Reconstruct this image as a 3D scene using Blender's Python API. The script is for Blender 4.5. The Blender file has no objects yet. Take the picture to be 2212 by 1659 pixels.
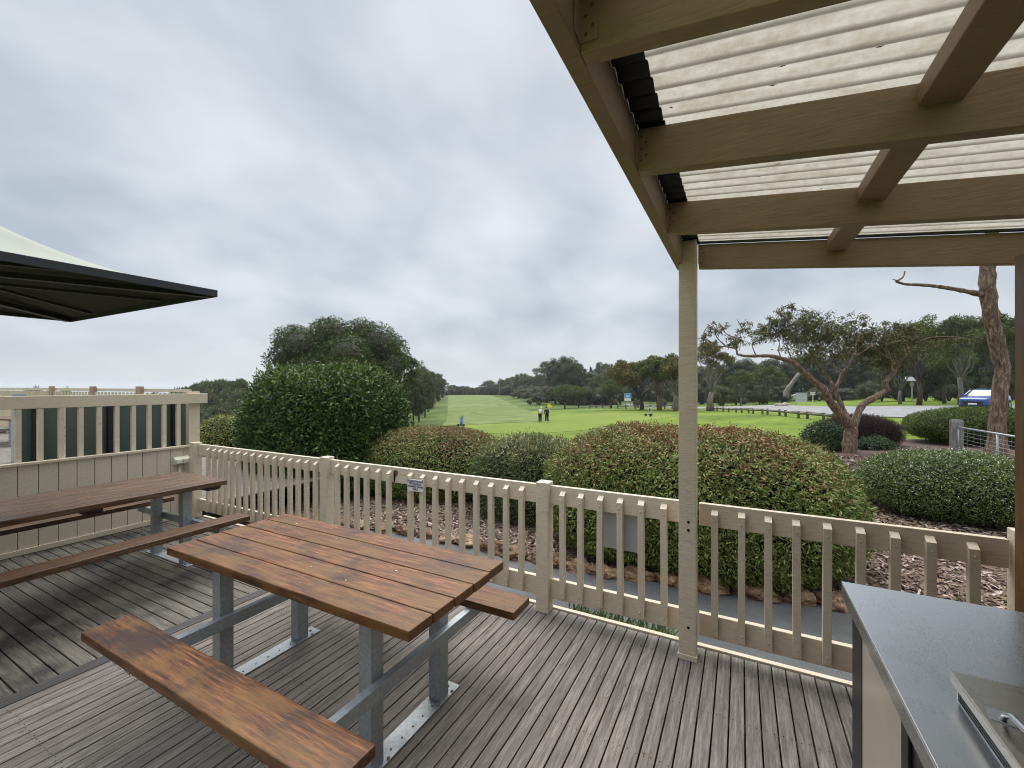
import bpy, bmesh, math, random
import numpy as np
from mathutils import Vector, Matrix, Euler, noise
R = math.radians
SC = bpy.context.scene
COL = SC.collection
H, FPX = 1.68, 930.0
S28, C28 = math.sin(R(28)), math.cos(R(28))

# ------------------------------------------------------------------ camera
cd = bpy.data.cameras.new('camera')
cam = bpy.data.objects.new('camera', cd); COL.objects.link(cam)
cam.location = (0, 0, H); cam.rotation_euler = (R(90), 0, R(28))
cd.sensor_width = 36; cd.lens = 36 * FPX / 2212; cd.shift_y = 3.5 / 2212
cd.clip_start = 0.05; cd.clip_end = 60000
SC.camera = cam
SC.view_settings.view_transform = 'Standard'; SC.view_settings.look = 'None'
SC.view_settings.exposure = 0.9; SC.view_settings.gamma = 1.0
SC.view_settings.use_curve_mapping = False
SC.render.engine = 'CYCLES'
SC.cycles.use_denoising = True
SC.cycles.max_bounces = 7; SC.cycles.diffuse_bounces = 3; SC.cycles.glossy_bounces = 3
SC.cycles.transmission_bounces = 4; SC.cycles.transparent_max_bounces = 6
SC.cycles.volume_bounces = 0; SC.cycles.filter_width = 1.05; SC.render.filter_size = 1.05
SC.cycles.caustics_reflective = False; SC.cycles.caustics_refractive = False

# ------------------------------------------------------------------ sky
SUN_EL, SUN_AZ = 58, -28      # azimuth from +Y towards +X, degrees
w = bpy.data.worlds.new('World'); SC.world = w; w.use_nodes = True
nt = w.node_tree; nt.nodes.clear()
def N(t, typ, **kw):
    n = t.nodes.new(typ)
    for k, v in kw.items():
        if k.startswith('i_'):
            key = k[2:]
            n.inputs[int(key) if key.isdigit() else key.replace('_', ' ')].default_value = v
        else: setattr(n, k, v)
    return n
def ramp(t, stops, fac=None, interp='LINEAR'):
    n = t.nodes.new('ShaderNodeValToRGB'); cr = n.color_ramp; cr.interpolation = interp
    while len(cr.elements) < len(stops): cr.elements.new(0.5)
    for e, (p, c) in zip(cr.elements, stops):
        e.position = p; e.color = (c[0], c[1], c[2], 1) if not isinstance(c, (int, float)) else (c, c, c, 1)
    if fac is not None: t.links.new(fac, n.inputs[0])
    return n
def mth(t, op, a, b=None, c=None):
    n = t.nodes.new('ShaderNodeMath'); n.operation = op
    for i, v in enumerate((a, b, c)):
        if v is None: continue
        if isinstance(v, (int, float)): n.inputs[i].default_value = v
        else: t.links.new(v, n.inputs[i])
    return n.outputs[0]
def mixc(t, fac, a, b, mode='MIX'):
    n = t.nodes.new('ShaderNodeMix'); n.data_type = 'RGBA'; n.blend_type = mode
    for i, v in ((0, fac), (6, a), (7, b)):
        if isinstance(v, (int, float)): n.inputs[i].default_value = v
        elif isinstance(v, tuple): n.inputs[i].default_value = (*v[:3], 1)
        else: t.links.new(v, n.inputs[i])
    return n.outputs[2]
tc = N(nt, 'ShaderNodeTexCoord')
sep = N(nt, 'ShaderNodeSeparateXYZ'); nt.links.new(tc.outputs['Generated'], sep.inputs[0])
zc = mth(nt, 'MAXIMUM', sep.outputs[2], 0.0)
zd = mth(nt, 'ADD', zc, 0.42)
cmb = N(nt, 'ShaderNodeCombineXYZ')
nt.links.new(mth(nt, 'DIVIDE', sep.outputs[0], zd), cmb.inputs[0])
nt.links.new(mth(nt, 'DIVIDE', sep.outputs[1], zd), cmb.inputs[1])
mp = N(nt, 'ShaderNodeMapping'); mp.inputs['Rotation'].default_value = (0, 0, R(-40)); mp.inputs['Scale'].default_value = (1.0, 0.85, 1)
nt.links.new(cmb.outputs[0], mp.inputs[0])
n1 = N(nt, 'ShaderNodeTexNoise', i_Scale=2.6, i_Detail=7.0, i_Roughness=0.5, i_Distortion=0.12)
n2 = N(nt, 'ShaderNodeTexNoise', i_Scale=1.3, i_Detail=4.0, i_Roughness=0.5, i_Distortion=0.15)
nt.links.new(mp.outputs[0], n1.inputs[0]); nt.links.new(mp.outputs[0], n2.inputs[0])
cl = mth(nt, 'ADD', mth(nt, 'MULTIPLY', n1.outputs[0], 0.55), mth(nt, 'MULTIPLY', n2.outputs[0], 0.45))
cr = ramp(nt, [(0.36, (0.44, 0.50, 0.565)), (0.46, (0.56, 0.615, 0.67)), (0.54, (0.665, 0.715, 0.765)), (0.66, (0.82, 0.85, 0.88))], cl)
hz = ramp(nt, [(0.0, 1.0), (0.045, 0.75), (0.16, 0.0)], zc)
ccol = mixc(nt, mth(nt, 'MULTIPLY', hz.outputs[0], 0.75), cr.outputs[0], (0.66, 0.69, 0.72))
# an overcast sky is about twice as bright overhead as lower down
zen = ramp(nt, [(0.0, 0.20), (0.70, 0.205), (0.88, 0.95), (1.0, 1.0)], zc)
ccol2 = N(nt, 'ShaderNodeVectorMath', operation='SCALE')
nt.links.new(ccol, ccol2.inputs[0]); nt.links.new(mth(nt, 'MULTIPLY', zen.outputs[0], 2.85), ccol2.inputs['Scale'])
bg1 = N(nt, 'ShaderNodeBackground', i_Strength=1.0); nt.links.new(ccol2.outputs[0], bg1.inputs[0])
sky = N(nt, 'ShaderNodeTexSky', sky_type='NISHITA'); sky.sun_disc = False
sky.sun_elevation = R(SUN_EL); sky.sun_rotation = R(SUN_AZ)
bg2 = N(nt, 'ShaderNodeBackground', i_Strength=0.06); nt.links.new(sky.outputs[0], bg2.inputs[0])
ms = N(nt, 'ShaderNodeMixShader', i_0=0.08)
nt.links.new(bg1.outputs[0], ms.inputs[1]); nt.links.new(bg2.outputs[0], ms.inputs[2])
wo = N(nt, 'ShaderNodeOutputWorld'); nt.links.new(ms.outputs[0], wo.inputs[0])
sd = bpy.data.lights.new('sun', 'SUN'); sd.energy = 1.5; sd.angle = R(48); sd.color = (1, 0.965, 0.92)
sun = bpy.data.objects.new('sun', sd); COL.objects.link(sun)
sdir = Vector((math.sin(R(SUN_AZ)) * math.cos(R(SUN_EL)), math.cos(R(SUN_AZ)) * math.cos(R(SUN_EL)), math.sin(R(SUN_EL))))
sun.rotation_euler = sdir.to_track_quat('Z', 'Y').to_euler(); sun.location = (0, 0, 30)

# ------------------------------------------------------------------ helpers
def W(px, d, py=None, z=None):
    """where a spot seen in the photograph stands: px,py in a 2212x1659 view, d metres ahead"""
    x = (px - 1106) / FPX * d
    return Vector((x * C28 - d * S28, x * S28 + d * C28, z if z is not None else H + (833 - (py if py is not None else 833)) / FPX * d))
def tag(o, label=None, cat=None, group=None, kind=None):
    if label: o['label'] = label
    if cat: o['category'] = cat
    if group: o['group'] = group
    if kind: o['kind'] = kind
    return o
def empty(name, loc=(0, 0, 0), rz=0.0, label=None, cat=None, group=None):
    o = bpy.data.objects.new(name, None); COL.objects.link(o)
    o.location = loc; o.rotation_euler = (0, 0, rz); o.empty_display_size = 0.1
    return tag(o, label, cat, group)
def copy_tree(o, parent=None):
    c = o.copy(); COL.objects.link(c)
    if parent is not None: c.parent = parent
    for ch in KIDS.get(o.name, []): copy_tree(ch, c)
    return c
KIDS = {}
def link(name, me, parent=None, bevel=0, smooth=False):
    o = bpy.data.objects.new(name, me); COL.objects.link(o)
    if parent is not None:
        o.parent = parent; KIDS.setdefault(parent.name, []).append(o)
    if bevel:
        m = o.modifiers.new('bevel', 'BEVEL'); m.width = bevel; m.segments = 2; m.limit_method = 'ANGLE'
    if smooth:
        me.polygons.foreach_set('use_smooth', [True] * len(me.polygons))
    return o
class MB:
    def __init__(s): s.v = []; s.f = []; s.mi = []; s.cur = 0
    def add(s, vs, fs):
        b = len(s.v); s.v += [tuple(v) for v in vs]
        for f in fs: s.f.append([b + i for i in f]); s.mi.append(s.cur)
        return s
    def box(s, x0, x1, y0, y1, z0, z1):
        return s.add([(x0,y0,z0),(x1,y0,z0),(x1,y1,z0),(x0,y1,z0),(x0,y0,z1),(x1,y0,z1),(x1,y1,z1),(x0,y1,z1)],
              [(0,3,2,1),(4,5,6,7),(0,1,5,4),(1,2,6,5),(2,3,7,6),(3,0,4,7)])
    def hexa(s, p):   # 8 corner points, bottom 4 then top 4
        return s.add(p, [(0,3,2,1),(4,5,6,7),(0,1,5,4),(1,2,6,5),(2,3,7,6),(3,0,4,7)])
    def bar(s, a, b, w, h, up=(0, 0, 1)):
        a = Vector(a); b = Vector(b); d = (b - a).normalized(); u = Vector(up)
        sd_ = d.cross(u).normalized(); u = sd_.cross(d).normalized()
        q = [sd_ * i * w / 2 + u * j * h / 2 for i, j in ((-1,-1),(1,-1),(1,1),(-1,1))]
        return s.add([a + k for k in q] + [b + k for k in q], [(0,1,2,3),(7,6,5,4),(0,4,5,1),(1,5,6,2),(2,6,7,3),(3,7,4,0)])
    def tube(s, pts, rad, seg=8, cap=True, rough=0.0, rng=None):
        pts = [Vector(p) for p in pts]
        if isinstance(rad, (int, float)): rad = [rad] * len(pts)
        b = len(s.v); t0 = (pts[1] - pts[0]).normalized()
        ref = Vector((1, 0, 0)) if abs(t0.x) < 0.8 else Vector((0, 1, 0)); nrm = t0.cross(ref).normalized()
        for i, p in enumerate(pts):
            t = (pts[min(i+1, len(pts)-1)] - pts[max(i-1, 0)]).normalized()
            nrm = (nrm - t * nrm.dot(t)).normalized(); bn = t.cross(nrm)
            for k in range(seg):
                a = 2 * math.pi * k / seg; r = rad[i] * (1 + (rough * (rng.random() * 2 - 1) if rng else 0))
                s.v.append(tuple(p + (nrm * math.cos(a) + bn * math.sin(a)) * r))
        for i in range(len(pts) - 1):
            for k in range(seg):
                k2 = (k + 1) % seg
                s.f.append([b+i*seg+k, b+i*seg+k2, b+(i+1)*seg+k2, b+(i+1)*seg+k]); s.mi.append(s.cur)
        if cap:
            s.f.append([b + k for k in range(seg)][::-1]); s.mi.append(s.cur)
            s.f.append([b + (len(pts)-1)*seg + k for k in range(seg)]); s.mi.append(s.cur)
        return s
    def ball(s, c, r, seg=10, rings=7, sc=(1, 1, 1)):
        b = len(s.v); c = Vector(c)
        for i in range(1, rings):
            th = math.pi * i / rings
            for k in range(seg):
                a = 2 * math.pi * k / seg
                s.v.append((c.x + r*sc[0]*math.sin(th)*math.cos(a), c.y + r*sc[1]*math.sin(th)*math.sin(a), c.z + r*sc[2]*math.cos(th)))
        s.v.append((c.x, c.y, c.z + r*sc[2])); s.v.append((c.x, c.y, c.z - r*sc[2])); T = len(s.v) - 2
        for i in range(rings - 2):
            for k in range(seg):
                k2 = (k+1) % seg; s.f.append([b+i*seg+k, b+(i+1)*seg+k, b+(i+1)*seg+k2, b+i*seg+k2]); s.mi.append(s.cur)
        for k in range(seg):
            k2 = (k+1) % seg
            s.f.append([T, b+k, b+k2]); s.mi.append(s.cur)
            s.f.append([T+1, b+(rings-2)*seg+k2, b+(rings-2)*seg+k]); s.mi.append(s.cur)
        return s
    def build(s, name, mat, parent=None, bevel=0, smooth=False):
        me = bpy.data.meshes.new(name); me.from_pydata(s.v, [], s.f)
        for m in (mat if isinstance(mat, (list, tuple)) else [mat]): me.materials.append(m)
        if isinstance(mat, (list, tuple)): me.polygons.foreach_set('material_index', s.mi)
        me.update()
        return link(name, me, parent, bevel, smooth)
def np_mesh(name, V, F, mats, mi=None, parent=None, smooth=False):
    V = np.asarray(V, dtype=np.float32); F = np.asarray(F, dtype=np.int32); k = F.shape[1]
    me = bpy.data.meshes.new(name)
    me.vertices.add(len(V)); me.vertices.foreach_set('co', V.ravel())
    me.loops.add(F.size); me.loops.foreach_set('vertex_index', F.ravel())
    me.polygons.add(len(F)); me.polygons.foreach_set('loop_start', np.arange(0, F.size, k, dtype=np.int32))
    for m in (mats if isinstance(mats, (list, tuple)) else [mats]): me.materials.append(m)
    if mi is not None: me.polygons.foreach_set('material_index', np.asarray(mi, dtype=np.int32))
    if smooth: me.polygons.foreach_set('use_smooth', np.ones(len(F), dtype=bool))
    me.update(calc_edges=True); me.validate()
    return link(name, me, parent)
def unit(a): return a / np.maximum(np.linalg.norm(a, axis=1, keepdims=True), 1e-9)
def leaves(name, P, Nn, l, wd, mats, mi, parent, rng, droop=0.0, out=0.45, fold=0.18):
    """small folded leaves: P positions, Nn outward normals"""
    n = len(P); P = np.asarray(P); Nn = np.asarray(Nn)
    t = unit(rng.normal(size=(n, 3)) + Nn * out + np.array([0, 0, -1.0]) * droop)
    up = unit(rng.normal(size=(n, 3)) * 0.6 + Nn)
    sdv = unit(np.cross(t, up)); nn = np.cross(sdv, t)
    L = (l * rng.uniform(0.65, 1.25, n))[:, None]; Wd = (wd * rng.uniform(0.7, 1.2, n))[:, None]
    V = np.empty((n, 4, 3))
    V[:, 0] = P; V[:, 1] = P + t*L*0.5 + sdv*Wd*0.5 + nn*Wd*fold; V[:, 2] = P + t*L; V[:, 3] = P + t*L*0.5 - sdv*Wd*0.5 + nn*Wd*fold
    F = np.arange(n * 4).reshape(n, 4)
    return np_mesh(name, V.reshape(-1, 3), F, mats, mi, parent)

# ------------------------------------------------------------------ materials
def newmat(name):
    m = bpy.data.materials.new(name); m.use_nodes = True; t = m.node_tree
    b = t.nodes['Principled BSDF']; return m, t, b
def obco(t, scale=(1, 1, 1), rot=(0, 0, 0), kind='Object'):
    c = N(t, 'ShaderNodeTexCoord'); m = N(t, 'ShaderNodeMapping'); m.inputs['Scale'].default_value = scale; m.inputs['Rotation'].default_value = rot
    t.links.new(c.outputs[kind], m.inputs[0]); return m.outputs[0]
def noise_(t, vec, scale, detail=4, rough=0.55, dist=0.0):
    n = N(t, 'ShaderNodeTexNoise', i_Scale=scale, i_Detail=detail, i_Roughness=rough, i_Distortion=dist)
    t.links.new(vec, n.inputs[0]); return n.outputs[0]
def bump(t, b, h, strength=0.2, dist=0.01):
    n = N(t, 'ShaderNodeBump', i_Strength=strength, i_Distance=dist); t.links.new(h, n.inputs['Height']); t.links.new(n.outputs[0], b.inputs['Normal'])
def island(t): return N(t, 'ShaderNodeNewGeometry').outputs['Random Per Island']
def plain(name, col, rough=0.6, metal=0.0, var=0.12, scale=6.0, spec=0.4, bmp=0.05):
    m, t, b = newmat(name); v = obco(t)
    n = noise_(t, v, scale, 5)
    c = mixc(t, n, tuple(x * (1 - var) for x in col), tuple(min(1, x * (1 + var)) for x in col))
    t.links.new(c, b.inputs['Base Color']); b.inputs['Roughness'].default_value = rough; b.inputs['Metallic'].default_value = metal
    b.inputs['Specular IOR Level'].default_value = spec
    if bmp: bump(t, b, noise_(t, v, scale * 12, 3), bmp, 0.004)
    return m
def paint(name, col, axis=(14, 14, 14), saw=0.25, dirt=0.25):
    """rough-sawn painted timber with light grime and scuffs"""
    m, t, b = newmat(name); v = obco(t, axis); v0 = obco(t)
    g = noise_(t, v, 3.0, 5, 0.6, 0.3); big = noise_(t, v0, 2.2, 4)
    d = ramp(t, [(0.42, 0.0), (0.72, 1.0)], big)
    c = mixc(t, mth(t, 'MULTIPLY', d.outputs[0], dirt), tuple(x * 1.04 for x in col), tuple(x * y for x, y in zip(col, (0.80, 0.76, 0.68))))
    c = mixc(t, mth(t, 'MULTIPLY', ramp(t, [(0.40, 0.0), (0.68, 1.0)], g).outputs[0], 0.34), c, tuple(x * y for x, y in zip(col, (0.55, 0.52, 0.46))))
    gs = ramp(t, [(0.56, 0.0), (0.72, 1.0)], noise_(t, obco(t, (1.5, 1.5, 4)), 5.0, 6, 0.7))
    c = mixc(t, mth(t, 'MULTIPLY', gs.outputs[0], dirt * 0.9), c, (0.20, 0.19, 0.12))
    sc = ramp(t, [(0.0, 1.0), (0.265, 1.0), (0.29, 0.0)], noise_(t, v0, 9.0, 6, 0.75))
    c = mixc(t, mth(t, 'MULTIPLY', sc.outputs[0], 0.35), c, (0.16, 0.12, 0.08))
    t.links.new(c, b.inputs['Base Color']); b.inputs['Roughness'].default_value = 0.5
    bump(t, b, g, saw, 0.006); return m
def wood(name, cols, grain=(1.2, 26, 26), rough=0.45, stain=0.0, islandvar=0.35, stainc=(0.02, 0.018, 0.018), bmp=0.25, patch=None, st=(2.3, .575), crack=0.35):
    m, t, b = newmat(name)
    v = obco(t, grain); v0 = obco(t)
    r = island(t)
    av = N(t, 'ShaderNodeVectorMath', operation='ADD'); t.links.new(v, av.inputs[0])
    cx = N(t, 'ShaderNodeCombineXYZ')
    for i in range(3): t.links.new(mth(t, 'MULTIPLY', r, 37.0 + 11 * i), cx.inputs[i])
    t.links.new(cx.outputs[0], av.inputs[1])
    g = noise_(t, av.outputs[0], 1.6, 7, 0.62, 0.5)
    fine = noise_(t, av.outputs[0], 9.0, 4, 0.6)
    gg = mth(t, 'ADD', mth(t, 'MULTIPLY', g, 0.7), mth(t, 'MULTIPLY', fine, 0.3))
    c = ramp(t, [(0.34, cols[0]), (0.5, cols[1]), (0.65, cols[2])], gg).outputs[0]
    br = mth(t, 'ADD', mth(t, 'MULTIPLY', r, islandvar), 1 - islandvar / 2)
    cs = N(t, 'ShaderNodeVectorMath', operation='SCALE'); t.links.new(c, cs.inputs[0]); t.links.new(br, cs.inputs['Scale']); c = cs.outputs[0]
    ck = ramp(t, [(0.60, 0.0), (0.655, 1.0)], noise_(t, av.outputs[0], 4.5, 3, 0.5, 0.2)).outputs[0]
    c = mixc(t, mth(t, 'MULTIPLY', ck, crack), c, cols[0])
    if patch:
        pf = ramp(t, [(0.45, 0.0), (0.62, 1.0)], noise_(t, obco(t, (1, 1.6, 1)), 4.2, 5, 0.6))
        c = mixc(t, mth(t, 'MULTIPLY', pf.outputs[0], 0.65), c, patch)
    if stain:
        s1 = ramp(t, [(st[0] * 0 + st[1], 0.0), (st[1] + 0.085, 1.0)], mth(t, 'ADD', mth(t, 'MULTIPLY', noise_(t, v0, st[0], 3, 0.5), 0.72), mth(t, 'MULTIPLY', noise_(t, v, 6.0, 5, 0.7), 0.28)))
        c = mixc(t, mth(t, 'MULTIPLY', s1.outputs[0], stain), c, stainc)
    t.links.new(c, b.inputs['Base Color'])
    b.inputs['Specular IOR Level'].default_value = 0.38
    rr = mth(t, 'ADD', mth(t, 'MULTIPLY', g, 0.3), rough - 0.12); t.links.new(rr, b.inputs['Roughness'])
    bump(t, b, gg, bmp, 0.004); return m
def leafmat(name, c1, c2, c3=None, rough=0.5, spec=0.35, trans=0.0):
    spec *= 0.55; rough = rough + 0.08
    m, t, b = newmat(name); r = island(t)
    big = noise_(t, obco(t), 1.3, 3)
    c = ramp(t, [(0.0, c1), (0.6, c2), (1.0, c3 or c2)], mth(t, 'ADD', mth(t, 'MULTIPLY', r, 0.75), mth(t, 'MULTIPLY', mth(t, 'SUBTRACT', big, 0.3), 0.5))).outputs[0]
    t.links.new(c, b.inputs['Base Color']); b.inputs['Roughness'].default_value = rough; b.inputs['Specular IOR Level'].default_value = spec
    if trans:
        tr = N(t, 'ShaderNodeBsdfTranslucent'); t.links.new(c, tr.inputs[0])
        mx = N(t, 'ShaderNodeMixShader', i_0=trans); out = t.nodes['Material Output']
        t.links.new(b.outputs[0], mx.inputs[1]); t.links.new(tr.outputs[0], mx.inputs[2]); t.links.new(mx.outputs[0], out.inputs[0])
    return m
M = {}
CREAM = (0.64, 0.542, 0.412)
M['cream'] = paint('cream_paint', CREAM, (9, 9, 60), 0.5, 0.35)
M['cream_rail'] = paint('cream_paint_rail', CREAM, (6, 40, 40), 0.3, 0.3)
M['cream_beam'] = paint('shaded_cream_paint', (0.345, 0.25, 0.165), (4, 34, 34), 0.5, 0.8)  # same cream paint as the posts, darkened for shade under the roof
M['cream_wall'] = paint('cream_paint_wall', (0.60, 0.515, 0.405), (20, 20, 20), 0.15, 0.25)
M['deck'] = wood('weathered_grey_decking', [(0.066, 0.053, 0.042), (0.158, 0.134, 0.111), (0.275, 0.24, 0.205)], (44, 3.0, 44), 0.62, 0.35, 0.28, (0.06, 0.052, 0.045), 0.4, crack=0.2)
M['deckx'] = wood('weathered_brown_decking', [(0.050, 0.043, 0.033), (0.115, 0.10, 0.078), (0.20, 0.178, 0.14)], (3.0, 44, 44), 0.55, 0.92, 0.28, (0.016, 0.015, 0.015), 0.4, st=(2.0, .52))
M['divider'] = wood('dark_border_board', [(0.03, 0.028, 0.026), (0.055, 0.05, 0.045), (0.09, 0.08, 0.075)], (30, 1.6, 30), 0.5, 0.5, 0.2)
M['merbau'] = wood('oiled_brown_hardwood', [(0.018, 0.006, 0.003), (0.125, 0.044, 0.014), (0.31, 0.128, 0.042)], (2.6, 42, 42), 0.38, 0.72, 0.5, (0.014, 0.012, 0.013), 0.5, patch=(0.150, 0.078, 0.020), st=(3.0, .535), crack=0.8)
M['merbau_dark'] = wood('dark_brown_hardwood', [(0.026, 0.012, 0.006), (0.098, 0.050, 0.025), (0.19, 0.108, 0.058)], (3, 36, 36), 0.42, 0.4, 0.3, (0.018, 0.012, 0.010), 0.3)
M['cleat'] = wood('dark_cleat_timber', [(0.03, 0.012, 0.008), (0.06, 0.024, 0.015), (0.09, 0.04, 0.025)], (22, 1.5, 22), 0.45)
def galv():
    m, t, b = newmat('galvanised_steel'); v = obco(t)
    vo = N(t, 'ShaderNodeTexVoronoi', i_Scale=55.0); t.links.new(v, vo.inputs[0])
    c = mixc(t, mth(t, 'MULTIPLY', vo.outputs['Distance'], 1.2), (0.34, 0.37, 0.39), (0.50, 0.53, 0.55))
    c = mixc(t, mth(t, 'MULTIPLY', noise_(t, v, 5, 5), 0.55), c, (0.17, 0.19, 0.21))
    t.links.new(c, b.inputs['Base Color']); b.inputs['Metallic'].default_value = 0.55
    t.links.new(mth(t, 'ADD', mth(t, 'MULTIPLY', noise_(t, v, 14, 4), 0.3), 0.32), b.inputs['Roughness']); return m
M['galv'] = galv()
M['bolt'] = plain('dull_steel_bolt', (0.25, 0.24, 0.23), 0.45, 0.7)
M['rust'] = plain('rusty_screw', (0.16, 0.07, 0.03), 0.7)
M['screw'] = plain('painted_screw_head', (0.5, 0.44, 0.34), 0.4)
M['black'] = plain('black_metal', (0.012, 0.012, 0.014), 0.4)
M['hole'] = plain('bolt_hole_shadow', (0.004, 0.004, 0.004), 0.9, spec=0.0)
def stainless():
    m, t, b = newmat('brushed_stainless'); v = obco(t, (60, 3, 60)); v0 = obco(t)
    n = noise_(t, v, 3, 5, 0.6); sm = noise_(t, v0, 3.0, 5, 0.6, 0.6)
    c = mixc(t, sm, (0.50, 0.52, 0.54), (0.64, 0.66, 0.68)); t.links.new(c, b.inputs['Base Color'])
    b.inputs['Metallic'].default_value = 0.93
    t.links.new(mth(t, 'ADD', mth(t, 'MULTIPLY', sm, 0.22), mth(t, 'ADD', mth(t, 'MULTIPLY', n, 0.08), 0.20)), b.inputs['Roughness'])
    scr = ramp(t, [(0.62, 0.0), (0.72, 1.0)], noise_(t, obco(t, (4, 60, 60), (0, 0, 0.5)), 4, 4, 0.7)).outputs[0]
    bl = ramp(t, [(0.45, 0.0), (0.7, 1.0)], noise_(t, v0, 4.0, 5, 0.6, 1.6)).outputs[0]
    t.links.new(mixc(t, mth(t, 'MULTIPLY', scr, 0.12), mixc(t, mth(t, 'MULTIPLY', bl, 0.12), c, (0.36, 0.37, 0.38)), (0.80, 0.82, 0.84)), b.inputs['Base Color'])
    t.links.new(mth(t, 'ADD', mth(t, 'MULTIPLY', bl, 0.07), mth(t, 'ADD', mth(t, 'MULTIPLY', n, 0.10), 0.22)), b.inputs['Roughness'])
    bump(t, b, n, 0.05, 0.001); return m
M['steel'] = stainless()
M['lid'] = stainless(); M['lid'].name = 'warm_reflection_stainless'
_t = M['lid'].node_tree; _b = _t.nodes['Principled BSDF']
_t.links.new(mixc(_t, noise_(_t, obco(_t, (1, 1, 1)), 7.0, 6, 0.7, 0.5), (0.36, 0.33, 0.28), (0.60, 0.57, 0.50)), _b.inputs['Base Color'])  # warm mottling paints the building's reflection into the lid colour
M['bbq_panel'] = plain('beige_powder_coat', (0.46, 0.40, 0.32), 0.3, bmp=0.02)
M['white'] = plain('white_plastic', (0.72, 0.71, 0.66), 0.4)
M['outlet'] = plain('cream_plastic', (0.62, 0.60, 0.46), 0.35)
M['navy'] = plain('navy_ink', (0.02, 0.03, 0.12), 0.6, bmp=0)
M['notice'] = plain('grey_sign_back', (0.36, 0.37, 0.37), 0.35, var=0.05)
M['fabric_dark'] = plain('charcoal_canvas', (0.035, 0.037, 0.045), 0.8)
M['frame_black'] = plain('black_umbrella_rib', (0.006, 0.006, 0.007), 0.5)
def canopy():
    m, t, b = newmat('olive_cream_canvas'); v = obco(t)
    c = mixc(t, noise_(t, v, 3, 4), (0.28, 0.29, 0.245), (0.36, 0.37, 0.31)); t.links.new(c, b.inputs['Base Color']); b.inputs['Roughness'].default_value = 0.9
    bump(t, b, noise_(t, v, 90, 2), 0.1, 0.002); return m
M['canopy'] = canopy()
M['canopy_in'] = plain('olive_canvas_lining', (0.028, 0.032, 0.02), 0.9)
M['green_cloth'] = plain('dark_green_shade_cloth', (0.075, 0.105, 0.085), 0.8, var=0.2, scale=3)
M['bark'] = wood('peeling_gum_bark', [(0.028, 0.017, 0.011), (0.16, 0.105, 0.072), (0.42, 0.31, 0.23)], (13, 13, 3.0), 0.8, 0.3, 0.0, (0.03, 0.02, 0.015), 0.9)
M['bark_dark'] = wood('dark_bark', [(0.02, 0.016, 0.013), (0.06, 0.048, 0.04), (0.12, 0.10, 0.085)], (9, 9, 2), 0.85, 0.0, 0.0, bmp=0.6)
M['bark_pale'] = wood('pale_gum_bark', [(0.07, 0.06, 0.05), (0.19, 0.165, 0.14), (0.36, 0.325, 0.28)], (5, 5, 1.2), 0.8, 0.3, 0.0, (0.05, 0.04, 0.03), 0.6)
M['log'] = wood('weathered_log', [(0.05, 0.04, 0.028), (0.12, 0.10, 0.07), (0.2, 0.18, 0.14)], (6, 6, 6), 0.85, 0.0, 0.3)
M['lichen_post'] = wood('weathered_grey_post', [(0.09, 0.085, 0.075), (0.21, 0.2, 0.18), (0.33, 0.32, 0.3)], (20, 20, 3), 0.85, 0.3, 0.1)
M['clad'] = wood('brown_cladding', [(0.022, 0.012, 0.008), (0.055, 0.032, 0.02), (0.10, 0.062, 0.042)], (30, 2, 30), 0.6, 0.0, 0.3)
M['clad_post'] = wood('brown_corner_post', [(0.07, 0.033, 0.012), (0.14, 0.068, 0.026), (0.2, 0.1, 0.042)], (30, 30, 2), 0.45, 0.0, 0.0)

# ------------------------------------------------------------------ ground heights
COLS = [(-700, [(4,2.08),(12,2.4),(25,3.2),(50,8),(100,18),(250,32),(700,50)]),
 (450, [(4,2.08),(12,2.5),(25,3.2),(50,7.5),(100,17),(250,30),(700,50)]),
 (700, [(4,2.08),(9,2.3),(20,3.2),(35,4.4),(60,7),(100,9.5),(200,14),(700,50)]),
 (880, [(4,2.08),(9,2.25),(20,3.0),(34,4.0),(50,5.0),(75,6.3),(100,7.0),(160,6.8),(230,5.6),(300,9),(700,50)]),
 (1000, [(4,2.08),(9,2.2),(20,3.2),(34,4.2),(40,4.35),(49,4.58),(60,5.16),(80,5.8),(120,6.3),(160,6.0),(200,5.35),(230,4.85),(265,5.6),(700,50)]),
 (1170, [(4,2.08),(9,2.2),(20,3.1),(34,4.0),(40,4.2),(50,4.27),(62,4.6),(72,5.1),(80,4.95),(120,5.3),(160,5.3),(230,5.1),(270,6),(700,50)]),
 (1300, [(4,2.08),(9,2.2),(20,3.0),(34,3.7),(50,3.85),(60,3.95),(75,4.15),(90,4.5),(110,4.8),(200,5.8),(300,9),(700,50)]),
 (1404, [(4,2.08),(9,2.15),(20,2.8),(34,3.15),(46,3.3),(52,3.5),(70,3.9),(85,4.2),(110,4.7),(200,5.8),(300,9),(700,50)]),
 (1530, [(4,2.08),(9,2.1),(20,2.6),(34,3.0),(50,3.3),(60,3.44),(80,3.7),(110,4.4),(200,5.8),(300,9),(700,50)]),
 (1650, [(4,2.08),(9,2.05),(20,2.4),(34,2.75),(43,2.9),(60,3.0),(90,3.5),(200,5),(300,9),(700,50)]),
 (1800, [(4,2.08),(9,2.0),(12,1.95),(20,2.25),(31,2.55),(34,2.47),(47,2.42),(60,2.5),(90,3.0),(200,4.5),(700,50)]),
 (1950, [(4,2.08),(9,1.95),(12,1.88),(18,2.0),(25,2.15),(33,2.1),(50,2.15),(90,2.6),(200,4),(700,50)]),
 (2150, [(4,2.08),(9,1.9),(12,1.83),(25,1.82),(33,1.78),(45,1.95),(60,2.0),(100,2.4),(200,4),(700,50)]),
 (2900, [(4,2.08),(9,1.9),(12,1.83),(25,1.82),(33,1.78),(60,2.0),(100,2.4),(200,4),(700,50)])]
AZN, RN = 721, 170
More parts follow.
